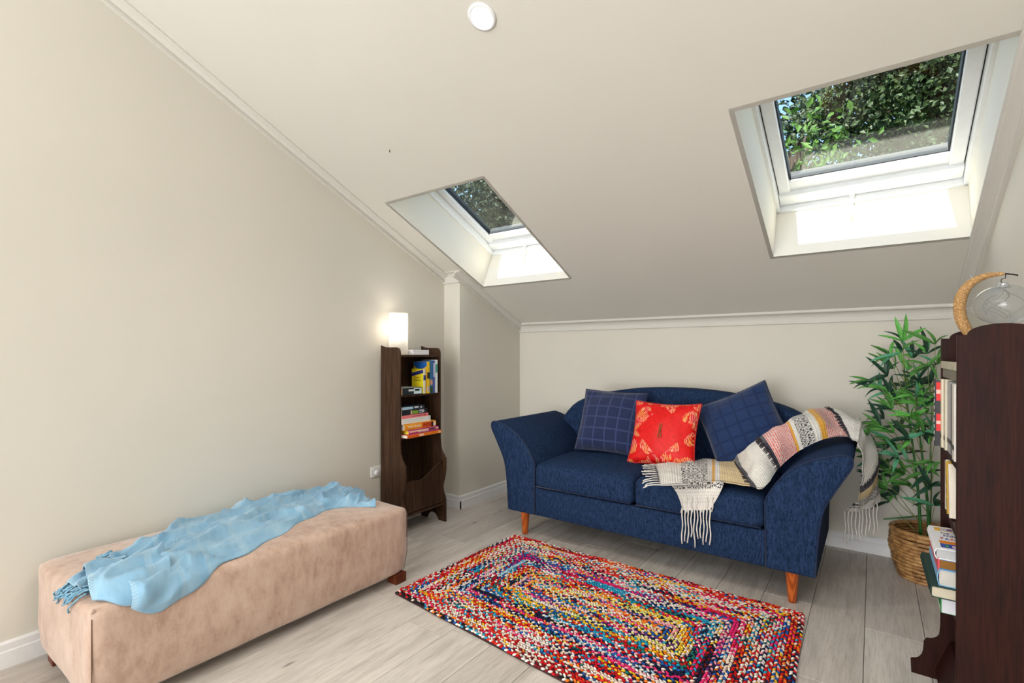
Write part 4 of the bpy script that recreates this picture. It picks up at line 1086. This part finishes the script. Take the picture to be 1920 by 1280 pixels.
part('back_panel', box(XW-.006, XW, 2.003, 2.410, .08, 1.24, 0), M['walnut'], rb)
V, F = box(.185, .197, 2.003, 2.410, .035, .155, .001, 1); part('rack_front', ([Vector((p.x+(p.z-.035)*.35, p.y, p.z)) for p in V], F), M['walnut'], rb)
part('shelf', box(.190, XW-.006, 2.003, 2.410, .020, .034, .001, 1), M['walnut'], rb)

GR = 'books standing on the upper shelf of the dark bookcase'
row = [(.030, .238, (36, 32, 36), .022, 'black, white and red spined book standing nearest the plant', 'a'), (.018, .244, (226, 214, 188), .006, 'cream book standing beside the red and black one', ''),
       (.012, .240, (52, 44, 40), .0, 'thin dark brown book in the upper row', ''), (.024, .246, (206, 198, 176), .002, 'beige spined book in the upper row of the dark bookcase', ''), (.052, .240, (176, 176, 178), -.004, 'wide grey book in the upper row', ''),
       (.034, .236, (120, 120, 122), -.004, 'darker grey book beside the wide grey one', ''), (.016, .232, (60, 50, 44), -.002, 'slim dark book half hidden near the front panel', ''), (.03, .240, (232, 226, 216), .0, 'white book just behind the near side panel', '')]
y = 2.406
for t, h, c, ox, lab, k in row:
    t *= 1.68 if k == '' else 1.0
    m = STAND_R((XF-ox+.002, y, .867)); b = book(m, .16, h, t, c, lab, GR); X0 = XF-ox+.002
    if k == 'a':
        for z0, z1, cc in ((.165, .232, (214, 30, 30)), (.055, .118, (214, 30, 30)), (.12, .155, (40, 36, 40)), (.190, .205, (230, 190, 180)), (.08, .092, (230, 190, 180))):
            patch(b, m, .003, .020, z0, z1, 'top', cc, t, z=.0004 if cc[0] != 230 else .0008)
        for q in range(9): part('printed_panel', box(X0-.0022, X0-.001, y-t*.75, y-t*.25, .885+q*.023, .898+q*.023), flatc((210, 206, 200)), b)
    elif t > .017: part('printed_panel', box(X0-.0022, X0-.001, y-t+.004, y-.004, .90, .915), flatc(tuple(int(q*.35) for q in c)), b)
    y -= t+.001
GM = 'leaning books on the middle shelf of the dark bookcase'
for y, t, h, c, a, ox, lab in ((2.33, .020, .170, (226, 216, 196), 0.0, .0, 'cream book standing upright at the back of the middle shelf'), (2.262, 0.012, .178, (232, 230, 220), -.22, .0, 'slim white book leaning on the middle shelf'),
                          (2.235, 0.020, .176, (190, 150, 40), -.20, .004, 'ochre and green spined book leaning on the middle shelf'), (2.19, 0.016, .176, (236, 224, 206), -.16, .002, 'ivory book leaning nearest the front panel of the middle shelf')):
    m = Matrix.Translation((XF-ox+.004, y, .656-t*math.sin(a))) @ Matrix.Rotation(a, 4, 'X') @ mt((1, 0, 0), (0, 0, 1), (0, -1, 0), (0, 0, 0)); b = book(m, .15, h, t, c, lab, GM)
    if c[2] == 40:
        for z0, z1, cc in ((.02, .05, (40, 60, 40)), (.07, .085, (40, 50, 90)), (.10, .125, (60, 60, 30)), (.15, .17, (200, 120, 30))): patch(b, m, .003, t-.003, z0, z1, 'spine', cc, t)

GS = 'books piled on the lower shelf of the dark bookcase'
zt = .3945
def stk(y0, y1, x0, t, c, lab, hard=True, pages=PAGES, w=.20, ang=0, spinec=None):
    global zt
    m = FLAT_R((x0, y0, zt), ang); b = book(m, w, y1-y0, t, c, lab, GS, pages, hard, spinec=spinec); zt += t+.0005; return b, m
b, m = stk(2.045, 2.30, .172, .046, (40, 140, 70), 'white book with a green spine at the very bottom of the stack', False, flatc((216, 216, 222), .8)); patch(b, m, .004, .010, .01, .24, 'spine', (230, 230, 220), .046)
b, m = stk(2.035, 2.36, .148, .036, (30, 58, 50), 'dark green clothbound book sticking out of the stack', True, flatc((206, 196, 174), .9), .20, .012)
b, m = stk(2.045, 2.31, .166, .052, (128, 176, 214), 'thick pale blue hardback in the middle of the stack', True, flatc((206, 202, 194), .9))
b, m = stk(2.050, 2.33, .168, .028, (60, 130, 210), 'brown paged book with a coral red spine under the blue one', False, flatc((140, 96, 40), .9), .20, .0, (220, 86, 92)); 
part('cover_flap', ([m @ q for q in box(-.0035, -.0012, .0, .275, -.018, .034, .0005, 1)[0]], box(-.0035, -.0012, .0, .275, -.018, .034, .0005, 1)[1]), flatc((222, 88, 94)), b)
b, m = stk(2.050, 2.31, .160, .034, (238, 238, 240), 'white hardback with PARK in coloured letters on top of the stack', True, flatc((190, 190, 192), .8), .21)
tt = .034
patch(b, m, .012, .19, .205, .245, 'top', (236, 178, 60), tt); patch(b, m, .028, .17, .212, .238, 'top', (190, 200, 220), tt, z=.0006); patch(b, m, .045, .058, .216, .232, 'top', (110, 60, 140), tt, z=.0009)
patch(b, m, .014, .20, .062, .092, 'top', (238, 140, 40), tt); patch(b, m, .014, .20, .018, .060, 'top', (44, 70, 170), tt); patch(b, m, .026, .034, .025, .05, 'top', (60, 150, 90), tt, z=.0006); patch(b, m, .042, .08, .022, .048, 'top', (232, 200, 210), tt, z=.0006)
def topt(s, size, x, y, c): text(s, size, m @ mt((1, 0, 0), (0, 1, 0), (0, 0, 1), (x, y, tt+.0006)), c, b, sx=.48)
topt('THE', .026, .036, .178, (60, 40, 90)); topt('FINN', .030, .046, .150, (70, 50, 120))
for i, (ch, c) in enumerate((('P', (190, 30, 60)), ('A', (40, 60, 150)), ('R', (232, 120, 40)), ('K', (90, 40, 120)))): topt(ch, .036, .024+.0125*i, .115, c)
for i in range(7): patch(b, m, .008, .014, .02+.035*i, .028+.035*i, 'spine', [(40, 40, 60), (150, 40, 60), (60, 120, 90)][i % 3], tt)

# ------------------------------------------------------------------ moon-shaped stand and glass bauble
YG = 2.215
pth = [at(x_, y_, 'Y', YG) for x_, y_ in ((1832, 646), (1816, 624), (1803, 600), (1799, 576), (1804, 552), (1819, 532), (1843, 519), (1868, 514), (1884, 513))]
pth = spline(pth, 46); rad = [.0155*min(1, (.55+i/18 if i < 9 else 1.05-(max(0, i-20)/25)*.86)) for i in range(46)]
ms = empty('moon_stand', (pth[0].x, YG, 1.173), 'crescent moon stand wrapped in tan jute twine on top of the dark bookcase', 'ornament')
jute = NT('jute_twine'); g_ = jute.noise(jute.coord('Object', (1, 1, 1)), 260, 3); jute.color(jute.ramp(g_, [(.35, (150, 108, 62)), (.65, (222, 182, 126))])); jute.bump(g_, .6, .002); jute.set(Roughness=.95)
o = part('crescent', tube(pth, rad, 12), jute.m, ms, True)
cr = []
for i in range(2, 43):      # wound turns standing proud
    for f_ in (0, .5):
        k = i+f_; a = pth[int(k)].lerp(pth[min(45, int(k)+1)], k-int(k)); d = (pth[min(45, i+1)]-pth[i-1]).normalized(); r0 = rad[i]+.0006
        u_ = d.cross(Vector((0, 1, 0))).normalized(); v_ = d.cross(u_); cr.append(tube([a+(u_*math.cos(q*PI/5)+v_*math.sin(q*PI/5))*r0 for q in range(10)], .0014, 4, True))
part('twine_wrap', join(*cr), jute.m, ms, True)
fz = []
for i in range(26):
    k = random.randrange(4, 38); a = pth[k]+Vector((random.uniform(-1, 1), random.uniform(-.5, .5), random.uniform(-1, 1))).normalized()*rad[k]; d = (a-pth[k]).normalized()
    fz.append(tube([a, a+d*.008+Vector((0, 0, .003)), a+d*.012+Vector((random.uniform(-.006, .006), 0, random.uniform(-.006, .008)))], .0004, 3))
part('loose_fibres', join(*fz), M['yarn'], ms)['kind'] = 'stuff'
part('hook_rod', tube([pth[-4], pth[-1], at(1898, 514, 'Y', YG), at(1909, 516, 'Y', YG)], .0022, 8), flat('dark_iron', (44, 38, 36), .4, .8), ms, True)
part('foot', lathe([(.001, 0), (.05, 0), (.052, .004), (.052, .012), (.048, .016), (.001, .016)], (.335, 2.19, 1.173), 32), M['redwood'], ms, True)
part('stem', tube([(.335, 2.19, 1.185), (.30, 2.205, 1.20), tuple(pth[0]+Vector((0, 0, .004)))], .012, 8), jute.m, ms, True)
gc = at(1882, 571, 'Y', YG); gc.x = min(gc.x, .338)
bl = empty('glass_bauble', gc+Vector((0, 0, .06)), 'clear flattened glass bauble hanging from the moon stand hook', 'ornament')
def globe(rx, rz, c, n=24, seg=36):
    return lathe([(max(.001, rx*math.sin(PI*i/n)), -rz*math.cos(PI*i/n)) for i in range(n)], c, seg)
part('globe', globe(.078, .063, gc), M['globe'], bl, True)
capc = gc+Vector((0, 0, .060))
part('cap', lathe([(.001, .010), (.010, .010), (.012, .006), (.013, -.002), (.016, -.004), (.016, -.006), (.001, -.006)], capc, 20), flat('silver_cap', (206, 210, 214), .25, .7), bl, True)
part('hanging_hook', tube([capc+Vector((0, 0, .008)), capc+Vector((-.006, 0, .014)), capc+Vector((-.005, 0, .022)), capc+Vector((.004, 0, .024)), capc+Vector((.005, 0, .034)), capc+Vector((.001, 0, .042))], .0013, 6), flat('dark_iron2', (44, 38, 36), .4, .8), bl, True)
wr = []
for i in range(9):
    a = random.uniform(0, 6.28); q = gc+Vector((0, 0, .05)); P_ = [q]
    for k in range(6): P_.append(gc+Vector((math.cos(a+k*.5)*.05*math.sin(PI*(k+1)/7), math.sin(a+k*.5)*.05*math.sin(PI*(k+1)/7), .035-.016*k)))
    wr.append(tube(spline(P_, 18), .0005, 3))
part('wire_strands', join(*wr), flat('silver_wire', (150, 152, 156), .3, .6), bl)

# ------------------------------------------------------------------ basket and artificial bamboo
BC = Vector((.240, 3.475, 0))
bk_ = empty('basket', BC, 'round coiled rattan basket holding the plant between sofa and bookcase', 'basket')
rat = NT('rattan_coil'); vv_ = rat.coord('Object', (1, 1, 1)); g_ = rat.noise(vv_, 26, 5, .7); rat.color(rat.ramp(g_, [(.33, (104, 66, 34)), (.5, (176, 128, 76)), (.68, (212, 170, 112))])); rat.bump(rat.noise(vv_, 120, 3), .4, .002); rat.set(Roughness=.5)
NC = 14
for i in range(NC):
    z = .012+i*.0185; t = i/(NC-1); r = .128+.040*math.sin(min(1, t*1.25)*PI/2)-.010*max(0, t-.55)/.45
    P_ = []
    for k in range(48):
        a = 2*PI*k/48; rr = r+.0018*noise.noise(Vector((math.cos(a)*2, math.sin(a)*2, i*3.1)))*2; P_.append(BC+Vector((rr*math.cos(a), rr*math.sin(a), z+.0035*math.sin(a+i*.7)+.003*noise.noise(Vector((math.cos(a)*3, math.sin(a)*3, i))))))
    part('coil', tube(P_, .0098 if i < NC-1 else .0128, 8, True), rat.m, bk_, True)
part('base', lathe([(.001, .003), (.125, .003), (.125, .012), (.001, .012)], BC, 36), rat.m, bk_)
tw = []
for k in range(40):
    a = 2*PI*k/40+random.uniform(-.05, .05); j = random.randrange(0, NC-2); 
    tw.append(tube([BC+Vector(((.128+.040*math.sin(min(1, i/(NC-1)*1.25)*PI/2)-.010*max(0, i/(NC-1)-.55)/.45+.0095)*math.cos(a), (.128+.040*math.sin(min(1, i/(NC-1)*1.25)*PI/2)-.010*max(0, i/(NC-1)-.55)/.45+.0095)*math.sin(a), .012+i*.0185)) for i in (j, j+.5, j+1)], .0018, 4))
part('binding_strips', join(*tw), flat('rattan_binding', (122, 80, 44), .6), bk_)['kind'] = 'stuff'
part('soil', lathe([(.001, .075), (.12, .075), (.13, .085), (.001, .09)], BC, 30), flat('dark_filler', (48, 38, 30), .95, var=.3), bk_)

plant = empty('bamboo_plant', BC+Vector((0, 0, .09)), 'leafy green artificial bamboo plant standing in the rattan basket', 'plant')
GM_ = []
for nm, a, b_ in (('leaf_bright_green', (72, 158, 62), (128, 200, 98)), ('leaf_mid_green', (52, 112, 46), (104, 158, 78)), ('leaf_dark_green', (24, 56, 44), (52, 92, 66)), ('leaf_teal_green', (50, 128, 92), (110, 178, 138))):
    n = NT(nm); g_ = n.noise(n.coord('Object', (6, 1, 6)), 40, 3); n.color(n.ramp(g_, [(.35, a), (.68, b_)])); n.set(Roughness=.42); n.b.inputs['Specular IOR Level'].default_value = .35; GM_.append(n.m)
culm = flat('bamboo_culm_green', (44, 110, 40), .4, var=.12); node_m = flat('bamboo_node', (120, 140, 70), .5); twig = flat('twig_yellow_green', (140, 150, 80), .6, var=.1)
stems = []
for (xb0, yb0, yd), tp in (((1727, 1004, 3.44), (1700, 690, 3.42)), ((1741, 1004, 3.50), (1722, 735, 3.46)), ((1735, 990, 3.52), (1752, 760, 3.50))):
    p0 = at(xb0, yb0, 'Y', yd); p0 = Vector((p0.x, yd, .088)); p1 = at(tp[0], tp[1], 'Y', tp[2])
    P_ = [p0.lerp(p1, t)+Vector((.010*math.sin(t*5), 0, 0)) for t in [i/14 for i in range(15)]]
    r0 = .0085 if len(stems) < 2 else .005
    st = part('stem', tube(P_, [r0*(1-.72*i/14) for i in range(15)], 10), culm, plant, True); stems.append(P_)
    part('node_rings', join(*[tube([P_[i]+Vector((math.cos(a*PI/5), math.sin(a*PI/5), 0))*r0*(1-.72*i/14) for a in range(10)], .0012, 4, True) for i in (2, 5, 8, 11)]), node_m, st, True)
pa, pb = at(1657, 973, 'Y', 3.40), at(1736, 966, 'Y', 3.52); part('stake', tube([pa, pb], .004, 8), culm, plant, True)
def leafmesh(L, W, bend, fold, mat):
    n = 7; V = []; F = []
    for i in range(n):
        t = i/(n-1); w = W*math.sin(PI*min(1, t*.93+.05))**.8*(1-.25*t); zb = -bend*t*t*L; y = L*(t-.25*bend*t*t)
        V += [(-w/2, y, zb+fold*w), (0, y, zb), (w/2, y, zb+fold*w)]
    for i in range(n-1):
        for k in (0, 1): a = i*3+k; F.append([a, a+1, a+4, a+3])
    m2 = len(V); V += [(x_, y_, z_-.0005) for x_, y_, z_ in V]; F += [[q+m2 for q in f][::-1] for f in F]
    me = bpy.data.meshes.new('leaf'); me.from_pydata(V, [], F); me.materials.append(mat); me.polygons.foreach_set('use_smooth', [True]*len(me.polygons)); return me
LM = [[leafmesh(L, W, bn_, .28, m_) for L, W, bn_ in ((.120, .025, .25), (.100, .022, .55), (.135, .026, .10), (.090, .023, .9))] for m_ in GM_]
CL = [(1693, 640, 'b', 5), (1690, 662, 't', 5), (1712, 672, 'd', 5), (1738, 664, 'd', 6), (1672, 668, 'm', 5), (1676, 692, 'm', 5), (1702, 694, 'b', 5), (1738, 688, 'm', 6), (1754, 646, 'm', 3), (1757, 684, 'm', 4), (1638, 716, 'm', 6), (1648, 730, 'd', 5), (1664, 706, 'd', 5),
      (1690, 722, 'd', 6), (1708, 728, 'd', 6), (1722, 716, 'd', 5), (1744, 722, 'd', 5), (1668, 738, 't', 5), (1698, 756, 'm', 6), (1726, 764, 'b', 7), (1738, 776, 'b', 5), (1674, 768, 'm', 6), (1712, 786, 'b', 7), (1658, 786, 'd', 5), (1690, 800, 'd', 5), (1744, 800, 't', 5), (1752, 752, 'd', 5),
      (1630, 812, 'b', 7), (1640, 826, 'm', 5), (1662, 842, 'd', 5), (1682, 834, 'm', 6), (1706, 826, 'd', 5), (1662, 866, 'm', 5), (1686, 862, 't', 4), (1700, 850, 'd', 5), (1742, 834, 'd', 5), (1752, 868, 'm', 5), (1672, 894, 'd', 5), (1654, 900, 'd', 4), (1684, 926, 'd', 6), (1668, 940, 'd', 4),
      (1746, 912, 'd', 5), (1752, 948, 'd', 6), (1722, 872, 'm', 4), (1738, 888, 'd', 4), (1716, 744, 'm', 5), (1652, 800, 'm', 6), (1676, 812, 'b', 5), (1716, 806, 'm', 6), (1732, 812, 't', 5), (1668, 878, 'm', 5), (1696, 890, 'm', 5), (1754, 820, 'd', 5), (1730, 742, 'm', 5), (1682, 750, 'd', 6), (1648, 856, 'b', 5), (1708, 912, 'm', 4), (1664, 918, 'm', 5)]
KM = {'b': 0, 'm': 1, 'd': 2, 't': 3}; nl_ = 0; tws = []
for ci, (px, py, kd, cnt) in enumerate(CL):
    Yc = 3.42+random.uniform(-.14, .12)+(.04 if kd == 'd' else -.05); Yc = max(3.20, min(3.60, Yc)); c = at(px, py, 'Y', Yc); c.x = min(c.x, .375)
    S = stems[0] if px < 1705 else (stems[1] if px < 1738 else stems[2]); tgt = min(S, key=lambda p: abs(p.z-(c.z-.13)))
    P_ = [tgt, tgt.lerp(c, .45)+Vector((0, 0, -.012)), c.lerp(tgt, .15)+Vector((0, 0, -.004)), c]; part('branch', tube(spline(P_, 8), [.0026-.0018*i/7 for i in range(8)], 5), twig, plant, True)
    out = (c-tgt); out.z *= .6; out = out.normalized() if out.length > .02 else Vector((0, 0, 1))
    for k in range(cnt):
        a = (k/cnt-.5)*2.5+random.uniform(-.2, .2); side = out.cross(Vector((0, 0, 1)))
        side = side.normalized() if side.length > .1 else Vector((1, 0, 0)); upv = Vector((0, 0, 1))
        if kd == 'b' and py < 650: d = Vector((math.sin(a*.9), random.uniform(-.3, .1), math.cos(a*.9)))
        else: d = out*math.cos(a)+(side*random.choice((-1, 1))*.5+upv*random.uniform(-.7, .75))*abs(math.sin(a))+upv*random.uniform(-.35, .4)+Vector((math.sin(a)*.8, 0, 0))
        d.normalize(); L = .12
        tip = c+d*L
        if tip.x > .40: d.x = -abs(d.x)*.4
        if tip.y > 3.68: d.y = -abs(d.y)*.5
        if tip.y < 3.0: d.y = abs(d.y)
        d.normalize(); nrm = Vector((random.uniform(-.5, .5), -.7, .8)); xx = d.cross(nrm).normalized(); zz = xx.cross(d).normalized()
        mi = KM[kd] if random.random() < .68 else random.choice((0, 1, 2, 3))
        lf = bpy.data.objects.new('leaf', LM[mi][random.randrange(4)]); col.objects.link(lf); lf.parent = plant
        m_ = mt(xx, d, zz, c+d*.004-ORG[plant.name]); sc_ = random.uniform(.82, 1.18); lf.matrix_local = m_ @ Matrix.Diagonal((sc_, sc_, sc_, 1)); nl_ += 1

# ------------------------------------------------------------------ trees outside, beyond the skylights
def mat_leaf(name, a, b_):
    n = NT(name); g_ = n.noise(n.coord('Object', (1, 1, 1)), 3.2, 3); g2_ = n.noise(n.coord('Object', (1, 1, 1)), 40, 1)
    c = n.ramp(n.math('ADD', n.math('MULTIPLY', g_, .4), n.math('MULTIPLY', g2_, .6)), [(.36, a), (.64, b_)]); n.color(c); n.set(Roughness=.55); n.b.inputs['Specular IOR Level'].default_value = .35
    t = n.n('BsdfTranslucent'); n.l(c, t.inputs[0]); mx = n.n('MixShader'); mx.inputs[0].default_value = .25; n.l(n.b.outputs[0], mx.inputs[1]); n.l(t.outputs[0], mx.inputs[2]); n.l(mx.outputs[0], n.out.inputs[0]); return n.m
TL = [mat_leaf('tree_leaf_green', (12, 28, 10), (62, 78, 40)), mat_leaf('tree_leaf_bright', (30, 66, 16), (78, 108, 38)), mat_leaf('tree_leaf_olive', (16, 26, 14), (54, 68, 42))]
bark = flat('tree_bark', (70, 56, 44), .9, var=.2)
def tree(name, label, c, rad, nleaf, size, mat, base, seed, elong=1.5, hole=.30):
    rg = np.random.default_rng(seed); t = empty(name, (base[0], base[1], 0), label, 'tree')
    tr = part('trunk', tube(spline([(base[0], base[1], 0), (base[0]+.1, base[1], c[2]*.45), tuple(c)], 12), [.16-.009*i for i in range(12)], 8), bark, t, True)
    br = []
    R_ = random.Random(seed)
    cl = []
    for i in range(46):
        d = Vector((R_.uniform(-1, 1), R_.uniform(-1, .6), R_.uniform(-.9, 1))).normalized(); e = Vector(c)+Vector((d.x*rad[0], d.y*rad[1], d.z*rad[2]))*R_.uniform(.35, 1); cl.append(e)
        s = Vector((base[0]+.1, base[1], c[2]*.5)).lerp(Vector(c), R_.uniform(.2, 1)); br.append(tube(spline([s, s.lerp(e, .5)+Vector((0, 0, .1)), e], 6), [.03-.004*k for k in range(6)], 5))
    part('branches', join(*br), bark, t, True)
    cla = np.array([tuple(e) for e in cl]); idx = rg.integers(0, len(cla), nleaf)
    P = cla[idx]+rg.normal(0, 1, (nleaf, 3))*np.array([.26, .26, .24])
    D = rg.normal(0, 1, (nleaf, 3)); D[:, 2] -= .5; D /= np.linalg.norm(D, axis=1)[:, None]
    Nn = rg.normal(0, 1, (nleaf, 3))+np.array([0, -1.0, .9]); X_ = np.cross(D, Nn); X_ /= np.linalg.norm(X_, axis=1)[:, None]; Z_ = np.cross(X_, D)
    s = (size*rg.uniform(.6, 1.25, nleaf))[:, None]; w = s*.5/elong
    V = np.stack([P, P+D*s*.42-X_*w+Z_*w*.35, P+D*s, P+D*s*.42+X_*w+Z_*w*.35], 1).reshape(-1, 3)-np.array(ORG[t.name])
    b0 = np.arange(nleaf)*4; F = np.concatenate([np.stack([b0, b0+1, b0+2], 1), np.stack([b0, b0+2, b0+3], 1)])
    me = bpy.data.meshes.new('foliage'); me.from_pydata(V.tolist(), [], F.tolist()); me.materials.append(mat); o = link_mesh(me, 'foliage', t, ORG[t.name].copy()); o['kind'] = 'stuff'
tree('tree', 'dark green small-leaved tree filling most of the big skylight', (.35, 7.3, 4.3), (1.15, .9, .95), 17000, .066, TL[0], (.5, 7.6), 3)
tree('tree', 'bright long-leaved tree at the left edge of the big skylight', (-.62, 5.5, 2.95), (.26, .3, .42), 380, .11, TL[1], (-.7, 5.8), 5, 1.9)
tree('tree', 'olive green tree behind the other trees in the big skylight', (.0, 9.6, 5.2), (2.3, .8, 1.3), 3500, .12, TL[2], (.2, 9.9), 8)
tree('tree', 'dusky green tree seen through the small left skylight', (-5.6, 7.4, 3.9), (1.3, .9, .95), 7000, .09, TL[2], (-5.6, 7.8), 12)
gnd = tag(part('ground', box(-14, 8, 3.9, 22, -.25, -.05), flat('lawn', (70, 96, 44), .9, var=.2)), kind='structure')
